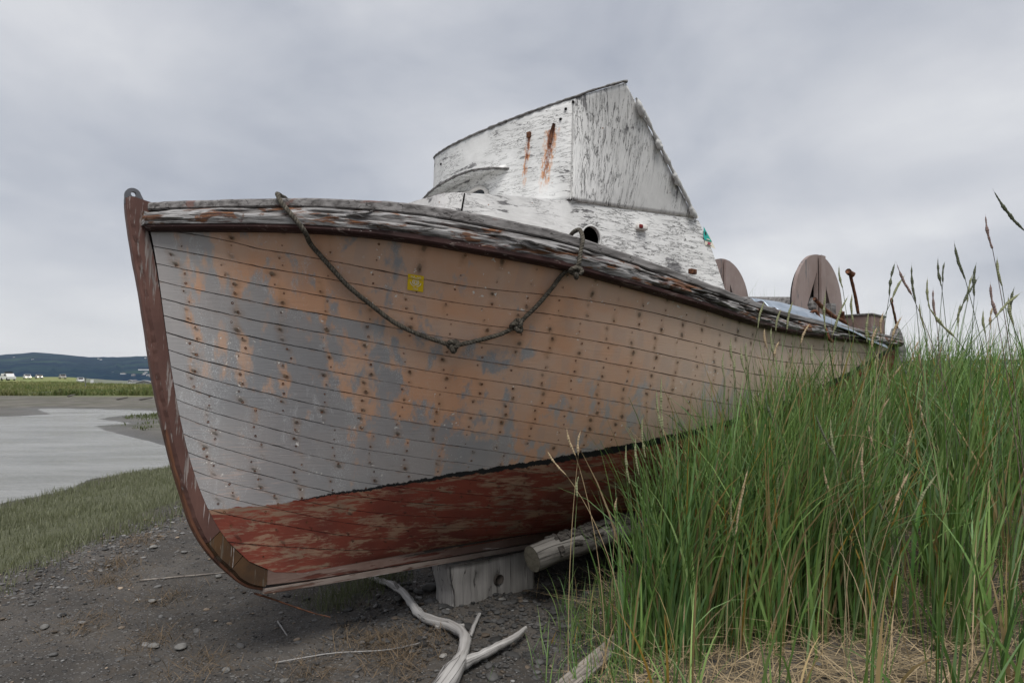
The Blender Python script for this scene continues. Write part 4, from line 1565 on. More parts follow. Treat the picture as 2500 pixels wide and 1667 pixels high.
# only the slough lies below the sheet: keep it clear of the near ground by trimming to the basin
bm = bmesh.new()
pv = [bm.verts.new((x, y, -.455)) for x, y in [(x - (.9 if False else 0), y) for x, y in WATER]]
bm.free()
bpy.data.objects.remove(wq)
cx_, cy_ = WATER.mean(0)
outl = [tuple(p) for p in WATER]
exp_ = []
for i in range(len(outl)):
    p0, p1, p2 = (np.array(outl[j % len(outl)]) for j in (i - 1, i, i + 1))
    t_ = (p2 - p0) / (np.linalg.norm(p2 - p0) + 1e-9)
    nrm = np.array([t_[1], -t_[0]])
    tst = p1 + nrm * .05
    if float(shore(np.array([tst[0]]), np.array([tst[1]]))[0]) < 0:
        nrm = -nrm
    exp_.append(tuple(p1 + nrm * .8))
V, F, _ = prism(exp_, .002, (1, 0, 0), (0, 1, 0), (0, 0, 1), (0, 0, -.457))
wq = mesh('water', V, F, 'water', smooth=False)
tag(wq, 'still grey tidal slough winding behind the bow', kind='structure')


# ------------------------------------------------------------------ hills across the bay
def hill_mat(N):
    P = N.coord()
    n1_ = N.noise(N.scale(P, (1, .5, 1.5)), 0.006, 6, 0.65, 0.3)
    n2_ = N.noise(N.scale(P, (1, .5, 2)), 0.03, 4, 0.65)
    c = N.mix(N.step(n1_, 0.42, 0.62), (0.014, 0.030, 0.056), (0.026, 0.050, 0.064))  # blue of the distant air painted into the forest colour
    c = N.mix(N.mul(N.step(n2_, 0.5, 0.66), 0.6), c, (0.009, 0.020, 0.045))
    c = N.mix(N.mul(N.step(N.noise(N.scale(P, (1, .4, 2.2)), 0.0042, 4, 0.6), 0.60, 0.66), 0.7), c, (0.045, 0.080, 0.065))
    return {'Base Color': c, 'Roughness': 1.0, 'Specular IOR Level': 0.0}


mat('hills', hill_mat)
AZ = np.tan(np.radians(np.linspace(-62, 62, 420)))
prof = np.interp(AZ, [-2, -.80, -.75, -.705, -.655, -.622, -.575, -.54, -.50, -.2, .2, .55, .8, 2], [.030, .032, .0340, .0378, .0345, .0310, .0308, .0325, .0318, .028, .024, .026, .028, .030])
RY = [1300, 1900, 2600, 3300, 4000, 4600]
RF = [0.0, .16, .38, .62, 1.0, .9]
V = np.empty((420, 6, 3))
for j, (ry, rf) in enumerate(zip(RY, RF)):
    for i, a_ in enumerate(AZ):
        hz = prof[i] * 4000 * rf * (1 + .12 * noise.noise(Vector((a_ * 9, j * 2.3, 1)))) + (11 * noise.noise(Vector((a_ * 160, j, 3))) + 5 * noise.noise(Vector((a_ * 520, j, 3)))) * (rf > 0)
        if j == 4:
            hz = prof[i] * 4000 + 3.5 * noise.noise(Vector((a_ * 260, 7, 3))) + 3 * noise.noise(Vector((a_ * 700, 7, 3)))
        V[i, j] = (a_ * ry, ry, -7 + hz)
hl_ = mesh('hills', V.reshape(-1, 3), grid_faces(420, 6), 'hills')
tag(hl_, 'dark blue wooded hills across the bay', kind='structure')

# ------------------------------------------------------------------ timber and stones on the ground
def gz(x, y):
    return float(ground_z(np.array([x]), np.array([y]))[0])


# squared post propping the keel
def lumpy_slab():
    W, D, H = .60, .20, .34
    nw, nd, nh = 26, 8, 14
    pts, faces = [], []
    ring = [(x, 0) for x in np.linspace(0, W, nw)] + [(W, y) for y in np.linspace(0, D, nd)[1:]] + [(x, D) for x in np.linspace(W, 0, nw)[1:]] + [(0, y) for y in np.linspace(D, 0, nd)[1:-1]]
    m_ = len(ring)
    for k in range(nh):
        f = k / (nh - 1)
        for (x, y) in ring:
            v = Vector((x * 7, y * 7, f * 2.2))
            a_ = noise.noise(v) * .010 + noise.noise(v * 3.1) * .004
            xx, yy = x, y + a_
            # ends hollow and bulge like an old crosscut butt
            if x < .12:
                xx += .012 * math.sin(f * 5) + .03 * (1 - abs(2 * f - 1)) * 0.4 - .012 * (f < .2)
            # the long check
            if y == 0:
                yy += .045 * math.exp(-((x - .165 - .012 * math.sin(f * 4)) / .0065) ** 2) * (0.25 + .75 * (1 - f))
                yy += .012 * math.exp(-(((x - .31) / .030) ** 2 + ((f - .62) / .11) ** 2)) * 2.2
                yy += .035 * max(0, .10 - x) / .10
            pts.append((xx, yy, f * H))
    F = [tuple(q) for q in grid_faces(nh, m_, True)]
    F.append(tuple((nh - 1) * m_ + i for i in range(m_)))
    return np.array(pts), F


bv, bf = lumpy_slab()
ang = math.radians(41)
R2 = np.array([[math.cos(ang), -math.sin(ang), 0], [math.sin(ang), math.cos(ang), 0], [0, 0, 1]])
bv = bv * np.array([1.06, 1.1, 1.0])
blk = mesh('timber_block', bv @ R2.T * 1.0, bf, 'block_wood')
blk.location = (-.335, 4.07, -.055)
tag(blk, 'pale weathered timber block with a knot propping up the keel', 'timber block')
kx = np.array([.331, -.006, .205])
kv, kf, _ = tube([kx + (0, .012, 0), kx + (0, -.004, 0)], [.026, .030], 12, .6, 3)
mesh('knot_hole', kv @ R2.T, kf, 'inner_dark', blk)

# driftwood log under the bilge
LA, LB = np.array([.118, 4.05, .338]), np.array([1.62, 5.02, .56])
LB = LA + (LB - LA)
P_ = np.array([LA + (LB - LA) * f + np.array([0, 0, .015 * math.sin(f * 5)]) for f in np.linspace(0, 1, 70)])
V, F, uvl = tube(P_, np.linspace(.078, .072, 70), 22, .16, 5)
lg = mesh('log', (V - LA) @ np.eye(3), F[:-2] + F[-1:], 'log_wood', uv=uvl, uvname='rope')
lg.location = LA
tag(lg, 'weathered grey log with flaking bark wedged under the hull', 'log')
ev = V[:22] - LA
ed = (LB - LA) / np.linalg.norm(LB - LA)
cv = np.concatenate([ev - ed * .002, [ev.mean(0) - ed * .006]])
mesh('cut_end', cv, [(i, (i + 1) % 22, 22) for i in range(22)], 'end_grain', lg)
# scraps of bark along the top
BV = []
for i in range(240):
    f = random.uniform(.08, .98)
    a_ = random.gauss(1.25, .55)
    c_ = LA + (LB - LA) * f
    up_ = np.array([0, 0, 1.0])
    sd_ = np.cross(ed, up_)
    nrm = up_ * math.sin(a_) + sd_ * math.cos(a_)
    tn = np.cross(ed, nrm)
    p = c_ + nrm * .078 - LA + np.array([0, 0, .015 * math.sin(f * 5)])
    l_, w_, t_ = random.uniform(.008, .034), random.uniform(.005, .016), random.uniform(.004, .016)
    bx = np.array([p + ed * l_ * x + tn * w_ * y + nrm * t_ * z for x in (-1, 1) for y in (-1, 1) for z in (-.6, 1)])
    bx += rng.normal(0, .0035, bx.shape)
    BV.append((bx, [(0, 1, 3, 2), (4, 6, 7, 5), (0, 4, 5, 1), (2, 3, 7, 6), (1, 5, 7, 3), (0, 2, 6, 4)]))
V, F = merge(BV)
bk = mesh('bark', V, F, 'log_bark' if 'log_bark' in MATS else wood('log_bark', (0.10, 0.09, 0.08), (0.030, 0.027, 0.025), None, 'x'), lg, smooth=False)
bk['kind'] = 'stuff'


def branch(name, pts, r0, r1, label, m_='drift_wood', n=60, jit=.28, cat='driftwood', parent=None, sink=0.0, group=None):
    P_ = np.array([(x, y, gz(x, y) + z) for x, y, z in pts])
    o0 = P_[0].copy()
    L_ = smooth_line(P_, n)
    V, F, uvb = tube(L_ - o0, np.linspace(r0, r1, n) if np.isscalar(r1) else r0, 12, jit, len(label) * 1.3)
    o_ = mesh(name, V, F, m_, parent, uv=uvb, uvname='rope')
    o_.location = o0
    return tag(o_, label, cat, group)


main = [(-.33, 3.02, .03), (-.262, 3.25, .05), (-.240, 3.40, .06), (-.238, 3.52, .055), (-.262, 3.66, .05), (-.33, 3.77, .045), (-.46, 3.86, .04), (-.52, 3.96, .04), (-.62, 4.20, .045), (-.70, 4.33, .05), (-.80, 4.47, .045), (-.90, 4.60, .035), (-.955, 4.68, .03)]
P_ = np.array([(x, y, gz(x, y) + z) for x, y, z in main])
o0 = P_[0].copy()
L_ = smooth_line(P_, 90)
rr_ = np.interp(np.linspace(0, 1, 90), [0, .10, .18, .30, .6, .85, 1], [.054, .046, .037, .030, .025, .020, .015])
V, F, uvb = tube(L_ - o0, rr_, 14, .30, 4)
dw = mesh('driftwood_branch', V, F, 'drift_wood', uv=uvb, uvname='rope')
dw.location = o0
tag(dw, 'pale forked driftwood branch curling up from the bottom edge', 'driftwood')
sp_ = [(-.262, 3.30, .05), (-.19, 3.38, .045), (-.08, 3.50, .05), (.0, 3.62, .06), (.075, 3.74, .06)]
P_ = np.array([(x, y, gz(x, y) + z) for x, y, z in sp_])
V, F, uvb = tube(smooth_line(P_ - o0, 40), np.interp(np.linspace(0, 1, 40), [0, .3, .8, 1], [.031, .023, .018, .010]), 12, .25, 7)
mesh('fork', V, F, 'drift_wood', dw, uv=uvb, uvname='rope')
P_ = np.array([(x, y, gz(x, y) + z) for x, y, z in [(-.69, 4.31, .05), (-.725, 4.33, .075), (-.74, 4.35, .09)]])
V, F, uvb = tube(smooth_line(P_ - o0, 10), np.linspace(.016, .006, 10), 8, .3, 2)
mesh('twig_stub', V, F, 'drift_wood', dw, uv=uvb, uvname='rope')
branch('stick', [(-.225, 3.70, .018), (-.21, 3.82, .022), (-.186, 4.0, .02)], .013, .010, 'short grey stick standing beside the driftwood fork', n=16, group='sticks on the gravel')
branch('stick', [(-.42, 3.79, .014), (-.34, 3.81, .016), (-.265, 3.84, .018)], .011, .012, 'short grey stick lying just behind the driftwood bend', n=16, group='sticks on the gravel')
branch('stick', [(-1.16, 3.42, .01), (-.90, 3.50, .012), (-.62, 3.58, .014), (-.44, 3.66, .012)], .0035, .003, 'long thin grey stick lying left of the driftwood', n=30, group='sticks on the gravel')
branch('stick', [(-2.55, 4.75, .01), (-2.30, 4.86, .012), (-2.02, 4.98, .01)], .006, .004, 'thin yellow reed stalk lying on the gravel left of the bow', 'board_wood', n=20, group='sticks on the gravel')
branch('stick', [(-1.33, 3.95, .012), (-1.25, 3.80, .03), (-1.20, 3.72, .012)], .005, .003, 'thin pale twig under the forefoot', n=16, group='sticks on the gravel')

# old board half hidden in the grass
V, F = box((0, 0, 0), (.95, .085, .03), .005)
bo = mesh('old_board', V, F, 'board_wood', smooth=False)
bo.location = (.45, 3.42, gz(.45, 3.42) + .05)
bo.rotation_euler = (.25, -.05, math.radians(56))
tag(bo, 'weathered board lying half hidden in the grass edge', 'board')


# ---- stones
def stone_mesh(seed, sub=2):
    bm = bmesh.new()
    bmesh.ops.create_icosphere(bm, subdivisions=sub, radius=1)
    for v in bm.verts:
        f = 1 + .28 * noise.noise(v.co * 1.1 + Vector((seed * 3.7, 0, 0))) + .10 * noise.noise(v.co * 2.7 + Vector((0, seed * 1.9, 0)))
        v.co = Vector((v.co.x * f, v.co.y * f * .78, v.co.z * f * .34))
    V = np.array([tuple(v.co) for v in bm.verts])
    bm.verts.index_update()
    F = np.array([[v.index for v in f.verts] for f in bm.faces])
    bm.free()
    return V, F


def stone_mat(N):
    t_ = N.attr('tint')
    n = N.noise(N.coord(), 40, 4, 0.6)
    return {'Base Color': N.mix(N.mul(N.step(n, 0.35, 0.7), 0.35), t_, (0.03, 0.03, 0.03)), 'Roughness': 0.75, 'Normal': N.bump(n, 0.25, 0.004)}


mat('stone', stone_mat)
PRO = [stone_mesh(i, 2) for i in range(10)]
PRO0 = [stone_mesh(i + 40, 1) for i in range(10)]


def scatter_stones(name, P2, size, cols_):
    Vs, Fs, Cs, o = [], [], [], 0
    zz_ = ground_z(P2[:, 0], P2[:, 1])
    for i, (x, y) in enumerate(P2):
        v, f = (PRO if size[i] > .016 else PRO0)[i % 10]
        a_ = random.uniform(0, 6.28)
        ca, sa = math.cos(a_), math.sin(a_)
        tl_ = random.uniform(-.25, .25)
        q = v * size[i]
        q = np.c_[q[:, 0] * ca - q[:, 1] * sa, q[:, 0] * sa + q[:, 1] * ca, q[:, 2] + q[:, 0] * tl_]
        Vs.append(q + (x, y, zz_[i] + size[i] * .12))
        Fs.append(f + o)
        o += len(v)
        Cs.append(np.tile(np.r_[cols_[i], 1], (len(v), 1)))
    ob = mesh(name, np.concatenate(Vs), np.concatenate(Fs), 'stone', colr=np.concatenate(Cs))
    return ob


def stone_cols(n, base, spread, warm=.1):
    c = np.clip(rng.normal(base, spread, n), .022, .40)
    col_ = np.stack([c * 1.02, c, c * .98], -1)
    k = rng.random(n) < warm
    col_[k] = col_[k] * np.array([1.35, 1.08, .82])
    return col_


# dark shingle round the block, coloured darker to deepen the shade under the hull
n = 5200
P2 = np.c_[rng.normal(.15, .75, n), rng.normal(4.15, .62, n)]
P2 = P2[(P2[:, 0] > -1.0) & (P2[:, 1] > 3.0)]
sz = np.clip(rng.lognormal(-4.55, .5, len(P2)), .005, .045)
o = scatter_stones('shingle', P2, sz, stone_cols(len(P2), .048, .022, .08))
tag(o, 'dark rounded shingle under the boat around the timber block', 'shingle', kind='stuff')
# paler flat gravel on the left
n = 9500
P2 = np.c_[rng.uniform(-3.9, .3, n), rng.uniform(2.9, 7.6, n)]
wgt = .22 + .78 * np.exp(-((P2[:, 0] + 3.35 + .12 * np.sin(P2[:, 1] * 2)) / .33) ** 2)
P2 = P2[rng.random(n) < wgt]
ex = np.c_[rng.normal(-3.30, .26, 2600), rng.uniform(4.2, 7.8, 2600)]
P2 = np.concatenate([P2, ex])
sz = np.clip(rng.lognormal(-4.85, .55, len(P2)), .003, .026)
o = scatter_stones('gravel', P2, sz, stone_cols(len(P2), .105, .055, .15))
tag(o, 'pale flat gravel strewn over the bank left of the bow', 'gravel', kind='stuff')

# fine grit everywhere on the bare shore
n = 15000
P2 = np.c_[rng.uniform(-3.9, .6, n), 2.9 + 4.6 * rng.random(n) ** 1.4]
o = scatter_stones('grit', P2, np.clip(rng.lognormal(-5.35, .40, n), .0025, .010), stone_cols(n, .085, .05, .15))
tag(o, 'fine grit and small pebbles pressed into the bare shore', 'grit', kind='stuff')

# stones large or pale enough to pick out
SOLO = [(-1.86, 3.62, .036, .24, 'pale oval stone lying alone left of the forefoot'), (-1.70, 3.58, .042, .27, 'large pale oval stone nearest the forefoot on the gravel'),
        (-.345, 3.50, .030, .34, 'bright cream stone left of the driftwood fork'), (-.285, 3.40, .013, .40, 'small white pebble touching the driftwood fork'),
        (.355, 3.78, .050, .11, 'grey rounded cobble by the grass edge below the log'), (-.06, 4.20, .028, .20, 'buff stone at the foot of the timber block'),
        (-.52, 4.42, .070, .058, 'large dark flat cobble left of the timber block'), (-.70, 4.30, .050, .060, 'dark flat cobble behind the driftwood tip'),
        (-2.25, 4.35, .034, .25, 'pale flat stone on the gravel beneath the stem'), (-2.05, 4.85, .032, .22, 'grey stone on the gravel close behind the stem'),
        (-2.9, 5.6, .040, .28, 'pale stone standing out on the gravel crest'), (-2.62, 3.9, .036, .20, 'flat grey stone at the left among the gravel'),
        (-1.35, 3.30, .030, .20, 'flat grey stone near the bottom edge left of the driftwood'), (-.20, 4.03, .020, .22, 'small yellowish stone before the timber block'),
        (.52, 4.02, .022, .42, 'small white shell-like pebble by the tan grass stems'), (-1.05, 3.22, .026, .17, 'dull flat stone at the bottom edge of the gravel')]
for i, (x, y, r, c_, lab) in enumerate(SOLO):
    v, f = stone_mesh(20 + i, 3)
    q = v * r * .85
    o = mesh('stone', q, f, 'stone', colr=np.tile((c_ * .72, c_ * .70, c_ * .66, 1), (len(v), 1)))
    o.location = (x, y, gz(x, y) + r * .25)
    o.rotation_euler = (0, 0, random.uniform(0, 6))
    tag(o, lab, 'stone', 'single stones on the shore')

# ------------------------------------------------------------------ grass
def leaf_mat(name, trans=0.35, rough=0.55):
    def fn(N):
        t_ = N.attr('tint')

        def surf_(N, b):
            tr_ = N.node('ShaderNodeBsdfTranslucent')
            N.put(tr_.inputs[0], N.mix(1.0, t_, (1.25, 1.3, 0.8), 'MULTIPLY'))
            mx = N.node('ShaderNodeMixShader')
            mx.inputs[0].default_value = trans
            N.t.links.new(b.outputs[0], mx.inputs[1])
            N.t.links.new(tr_.outputs[0], mx.inputs[2])
            return mx.outputs[0]
        return {'Base Color': t_, 'Roughness': rough, 'Specular IOR Level': 0.35, '_surface': surf_}
    return mat(name, fn)


leaf_mat('grass_blade')
leaf_mat('dry_blade', 0.15, 0.8)


def blades(name, root, length, width, lean, az, curl, cols_, nseg, m_, twist=0.0, tipcol=None):
    """strips bending over: root (n,3), lean at the foot and extra curl to the tip in radians"""
    n = len(root)
    t = np.linspace(0, 1, nseg + 1)
    ang_ = lean[:, None] + curl[:, None] * t[None, :] ** 1.6
    dl = length[:, None] / nseg
    hor = np.concatenate([np.zeros((n, 1)), np.cumsum(np.sin(ang_[:, :-1]) * dl, 1)], 1)
    ver = np.concatenate([np.zeros((n, 1)), np.cumsum(np.cos(ang_[:, :-1]) * dl, 1)], 1)
    ca, sa = np.cos(az)[:, None], np.sin(az)[:, None]
    C_ = np.stack([root[:, :1] + hor * ca, root[:, 1:2] + hor * sa, root[:, 2:3] + ver], -1)
    fa = rng.uniform(0, math.pi, n)[:, None] + twist * t[None, :]
    wv = np.stack([np.cos(fa), np.sin(fa), 0 * fa], -1)
    prof_ = np.minimum(1, .55 + 2.2 * t) * (1 - t ** 2.6)
    prof_[-1] = .04
    W_ = width[:, None, None] * prof_[None, :, None] * wv * .5
    V = np.stack([C_ - W_, C_ + W_], 2).reshape(-1, 3)
    base = (np.arange(n) * (nseg + 1) * 2)[:, None, None]
    k = np.arange(nseg)[None, :, None]
    q = base + k * 2 + np.array([0, 1, 3, 2])[None, None, :]
    cc = np.repeat(cols_, (nseg + 1) * 2, axis=0)
    if tipcol is not None:
        tt_ = np.tile(np.repeat(t, 2), n)[:, None] ** 2.5
        cc = cc * (1 - tt_ * .5) + np.asarray(tipcol) * tt_ * .5
    cc = np.c_[cc, np.ones(len(cc))]
    return mesh(name, V, q.reshape(-1, 4), m_, colr=cc)


def greens(n, dry=.06):
    k = rng.random(n)[:, None]
    a_ = np.array([.078, .162, .034])
    b_ = np.array([.220, .320, .110])
    c = a_ * (1 - k) + b_ * k
    c *= rng.uniform(.75, 1.25, (n, 1))
    bl = rng.random(n) < .30
    c[bl] = c[bl] * np.array([.95, 1.02, 1.35])
    dr = rng.random(n) < dry
    c[dr] = np.array([.30, .22, .11]) * rng.uniform(.7, 1.2, (dr.sum(), 1))
    ye = rng.random(n) < .03
    c[ye] = np.array([.30, .19, .04])
    return c


def hull_clear(x, y, z):
    """true where a point lies outside the boat's plan"""
    s_ = (x - BO[0]) * BA[0] + (y - BO[1]) * BA[1]
    b_ = (x - BO[0]) * BN[0] + (y - BO[1]) * BN[1]
    half = np.where((s_ > -.6) & (s_ < 5.5), bs(np.clip(s_, -.6, 5.4)), 0)
    return (b_ > half + .02) | (s_ > 5.6)


# tall beach grass on the mound: clumps of blades
ncl = 8200
cxy = np.c_[rng.uniform(.15, 8.5, ncl), rng.uniform(2.35, 9.0, ncl)]
s_ = (cxy[:, 0] - BO[0]) * BA[0] + (cxy[:, 1] - BO[1]) * BA[1]
edge_x = np.interp(cxy[:, 1], [2.3, 3.0, 3.5, 4.0, 4.6, 5.2], [.58, .52, .54, .58, .75, 1.0]) + .07 * np.sin(cxy[:, 1] * 9)
ok = (cxy[:, 0] > edge_x) & hull_clear(cxy[:, 0], cxy[:, 1], 0)
dens = np.ones(ncl)
bare_ = np.exp(-(((cxy[:, 0] - 1.25) / .75) ** 2 + ((cxy[:, 1] - 2.95) / .42) ** 2))
dens *= 1 - .93 * np.clip(bare_ * 1.25, 0, 1)
dens *= np.interp(cxy[:, 1], [2.4, 2.9, 3.3, 3.8], [.25, .30, .55, 1.0])
dens *= np.where(cxy[:, 0] / cxy[:, 1] > .95, .25, 1)
dens *= np.clip(.85 + .55 * wav(cxy[:, 0], cxy[:, 1], 6.3, .4), .15, 1)
ok &= rng.random(ncl) < dens
cxy = cxy[ok]
# the tall stand at the seaward edge of the mound
fr_ = np.c_[rng.uniform(.60, 1.75, 620), rng.uniform(3.30, 4.45, 620)]
fr_ = fr_[hull_clear(fr_[:, 0], fr_[:, 1], 0) & (fr_[:, 0] > np.interp(fr_[:, 1], [3.2, 3.6, 4.4], [.72, .66, .70]))]
n_back = len(cxy)
cxy = np.concatenate([cxy, fr_])
nb = rng.integers(4, 11, len(cxy))
idx = np.repeat(np.arange(len(cxy)), nb)
rt = cxy[idx] + rng.normal(0, .035, (len(idx), 2))
rt = np.c_[rt, ground_z(rt[:, 0], rt[:, 1]) - .01]
hgt = np.interp(rt[:, 0] - np.interp(rt[:, 1], [2.3, 3.0, 3.5, 4.0, 4.6, 5.2], [.58, .52, .54, .58, .75, 1.0]), [0, .2, 1.2], [.85, 1.0, 1.0])
ln_ = rng.normal(.82, .19, len(rt)).clip(.22, 1.25) * hgt
ln_ *= np.interp(rt[:, 1], [2.4, 3.1, 3.6, 4.8], [.62, .85, 1.05, 1.2])
ln_ = np.where(idx >= n_back, rng.normal(.98, .16, len(rt)).clip(.4, 1.3), ln_)
az_ = rng.normal(.35, 1.5, len(rt))
o = blades('beach_grass', rt, ln_, rng.uniform(.0065, .0175, len(rt)), np.abs(rng.normal(.08, .14, len(rt))), az_, rng.gamma(1.5, .36, len(rt)).clip(0, 1.9), greens(len(rt), .11) * (.62 + .62 * rng.random(len(cxy)))[idx][:, None] * (1 + .22 * wav(rt[:, 0], rt[:, 1], 5.0, 1.0))[:, None], 7, 'grass_blade', 1.2)
tag(o, 'tall green beach grass crowding the port side of the boat', 'grass', kind='stuff')
print('blades', len(rt))

# thin outlying blades on the shingle at the grass edge
n = 420
x = rng.normal(.42, .16, n)
y = rng.uniform(2.75, 4.2, n)
x += (y - 3.0) * .12
rt = np.c_[x, y, ground_z(x, y) - .01]
o = blades('short_grass', rt, rng.uniform(.08, .34, n), rng.uniform(.004, .008, n), np.abs(rng.normal(.2, .2, n)), rng.uniform(0, 6.28, n), rng.gamma(1.5, .4, n).clip(0, 1.8), greens(n, .10), 6, 'grass_blade', 1)
tag(o, 'thin green blades straggling onto the shingle by the driftwood', 'grass', kind='stuff')

# flattened straw at the foot of the grass
n = 6500
x = rng.uniform(.42, 4.2, n)
y = 2.5 + 1.7 * rng.random(n) ** 1.3
keep = x > .42 + .1 * np.sin(y * 7)
x, y = x[keep], y[keep]
n = len(x)
rt = np.c_[x, y, ground_z(x, y) + rng.uniform(.004, .05, n)]
az_ = rng.normal(0.15, .9, n) + np.pi * rng.integers(0, 2, n)
k = rng.uniform(.55, 1.25, (n, 1))
cs = np.array([.40, .31, .19]) * k
o = blades('straw_litter', rt, rng.uniform(.15, .55, n), rng.uniform(.0028, .0058, n), rng.normal(1.42, .12, n), az_, rng.normal(.12, .12, n), cs, 5, 'dry_blade', .5)
tag(o, 'flattened pale straw matted under the beach grass', 'straw', kind='stuff')

# tan dead leaves standing among the green
n = 1100
x = rng.uniform(.62, 6, n)
y = rng.uniform(2.8, 6.5, n)
keep = hull_clear(x, y, 0)
x, y = x[keep], y[keep]
n = len(x)
rt = np.c_[x, y, ground_z(x, y)]
cs = np.array([.33, .25, .15]) * rng.uniform(.65, 1.2, (n, 1))
o = blades('dead_grass', rt, rng.uniform(.4, 1.05, n), rng.uniform(.003, .006, n), np.abs(rng.normal(.25, .25, n)), rng.normal(.2, 1.0, n), rng.gamma(1.4, .3, n), cs, 6, 'dry_blade', .6)
tag(o, 'dead tan grass stems leaning among the green blades', 'grass', kind='stuff')

# short salt grass on the bank down to the slough
n = 62000
x = rng.uniform(-8.2, -3.0, n)
y = 3.4 + 12.4 * rng.random(n) ** .9
d_ = shore(x, y)
pa = wav(x, y, 1.9, .5) + .6 * wav(x, y, 4.3, 1.5)
keep = (x < -3.42 + .20 * wav(x, y, 1.7, .4) + .12 * np.abs(rng.normal(0, 1, n))) & (d_ > .30) & (rng.random(n) < np.clip(.78 + .30 * pa, .12, 1))
x, y = x[keep], y[keep]
n = len(x)
rt = np.c_[x, y, ground_z(x, y) - .01]
k = rng.random((n, 1))
cs = (np.array([.120, .130, .082]) * (1 - k) + np.array([.205, .210, .140]) * k) * rng.uniform(.7, 1.2, (n, 1))
o = blades('salt_grass', rt, rng.uniform(.04, .12, n) * (1 + .35 * (pa[keep] > .4)), rng.uniform(.005, .009, n), np.abs(rng.normal(.2, .2, n)), rng.uniform(0, 6.28, n), rng.gamma(1.4, .35, n).clip(0, 1.5), cs, 3, 'grass_blade')
tag(o, 'dull short salt grass covering the bank by the slough', 'grass', kind='stuff')
print('salt', n)

# dry tufts by the forefoot
n = 4200
cc_ = np.array([(-.98, 4.50), (-.82, 4.62), (-.66, 3.55), (-.80, 3.72), (-.55, 3.38), (-.95, 3.30), (-.60, 3.70), (-1.1, 4.3), (-.45, 3.62), (-2.9, 5.1), (-2.75, 4.75), (-3.1, 5.8), (-2.2, 4.4), (-1.9, 3.7), (-1.5, 3.35), (-2.4, 3.9)])
ii = rng.integers(0, len(cc_), n)
xy = cc_[ii] + rng.normal(0, .10, (n, 2))
rt = np.c_[xy, ground_z(xy[:, 0], xy[:, 1])]
gr_ = (ii < 2) | (ii == 7)
cs = np.where(gr_[:, None], np.array([.095, .110, .055]), np.array([.135, .098, .062])) * rng.uniform(.6, 1.3, (n, 1))
o = blades('dry_tuft', rt, np.where(gr_, rng.uniform(.05, .17, n), rng.uniform(.04, .12, n)), rng.uniform(.002, .0045, n), np.where(gr_, .3, 1.1) + rng.normal(0, .3, n), rng.uniform(0, 6.28, n), rng.uniform(0, .9, n), cs, 3, 'dry_blade')
tag(o, 'brown dry moss and grass tufts on the shore under the forefoot', 'grass', kind='stuff')

# rank grass along the far meadow edge
n = 60000
y = 58 + 90 * rng.random(n) ** 1.6
x = np.concatenate([-y[:26000] * rng.uniform(.50, .82, 26000), y[26000:] * rng.uniform(-.50, .75, n - 26000)])
rt = np.c_[x, y, ground_z(x, y) - .05]
k = rng.random((n, 1))
pz = np.clip(.5 + .6 * wav(x, y, .13, .6) + .3 * wav(x, y, .37, 2.0), 0, 1)[:, None]
k = np.clip(k * .6 + pz * .5, 0, 1)
cs = (np.array([.070, .115, .030]) * (1 - k) + np.array([.235, .225, .110]) * k) * rng.uniform(.7, 1.2, (n, 1))
o = blades('meadow_grass', rt, rng.uniform(.12, .42, n) * (1 + .6 * (wav(x, y, .5, 1) > .3)), rng.uniform(.10, .22, n), np.abs(rng.normal(.2, .2, n)), rng.uniform(0, 6.28, n), rng.uniform(0, .6, n), cs, 3, 'grass_blade')
tag(o, 'rank green grass of the meadow beyond the slough', 'grass', kind='stuff')
n = 46000
y = 17 + 34 * rng.random(n)
x = rng.uniform(-19, 14, n)
d_ = shore(x, y)
keep = (d_ > .9) & (wav(x, y, .9, 1) + .5 * wav(x, y, 2.1, 2) > -.45)
x, y = x[keep], y[keep]
n = len(x)
rt = np.c_[x, y, ground_z(x, y) - .02]
cs = np.array([.095, .112, .052]) * rng.uniform(.6, 1.35, (n, 1))
o = blades('mudflat_grass', rt, rng.uniform(.06, .2, n), rng.uniform(.03, .06, n), np.abs(rng.normal(.3, .3, n)), rng.uniform(0, 6.28, n), rng.uniform(0, .6, n), cs, 2, 'grass_blade')
tag(o, 'low green growth on the mud point across the slough', 'grass', kind='stuff')

# ---- seeded stalks, each one a thing
SK = {'g': ((.115, .150, .062), (.205, .215, .120), 'green seed stalk of beach grass rising beside the boat'),
      'd': ((.070, .098, .050), (.085, .095, .060), 'dark green seed stalk standing against the sky at right'),
      'p': ((.150, .110, .090), (.200, .140, .125), 'purplish brown seed stalk leaning over the beach grass'),
      't': ((.300, .225, .130), (.330, .255, .160), 'dry tan seed stalk leaning out of the beach grass')}
SG = {'g': 'green seed stalks', 'd': 'dark seed stalks against the sky', 'p': 'purplish seed stalks', 't': 'dry tan seed stalks'}
for k, (c0, c1, lab) in SK.items():
    for nm, c_ in (('stalk_' + k, c0), ('seed_' + k, c1)):
        flat(nm, c_, 0.8, 0.35)


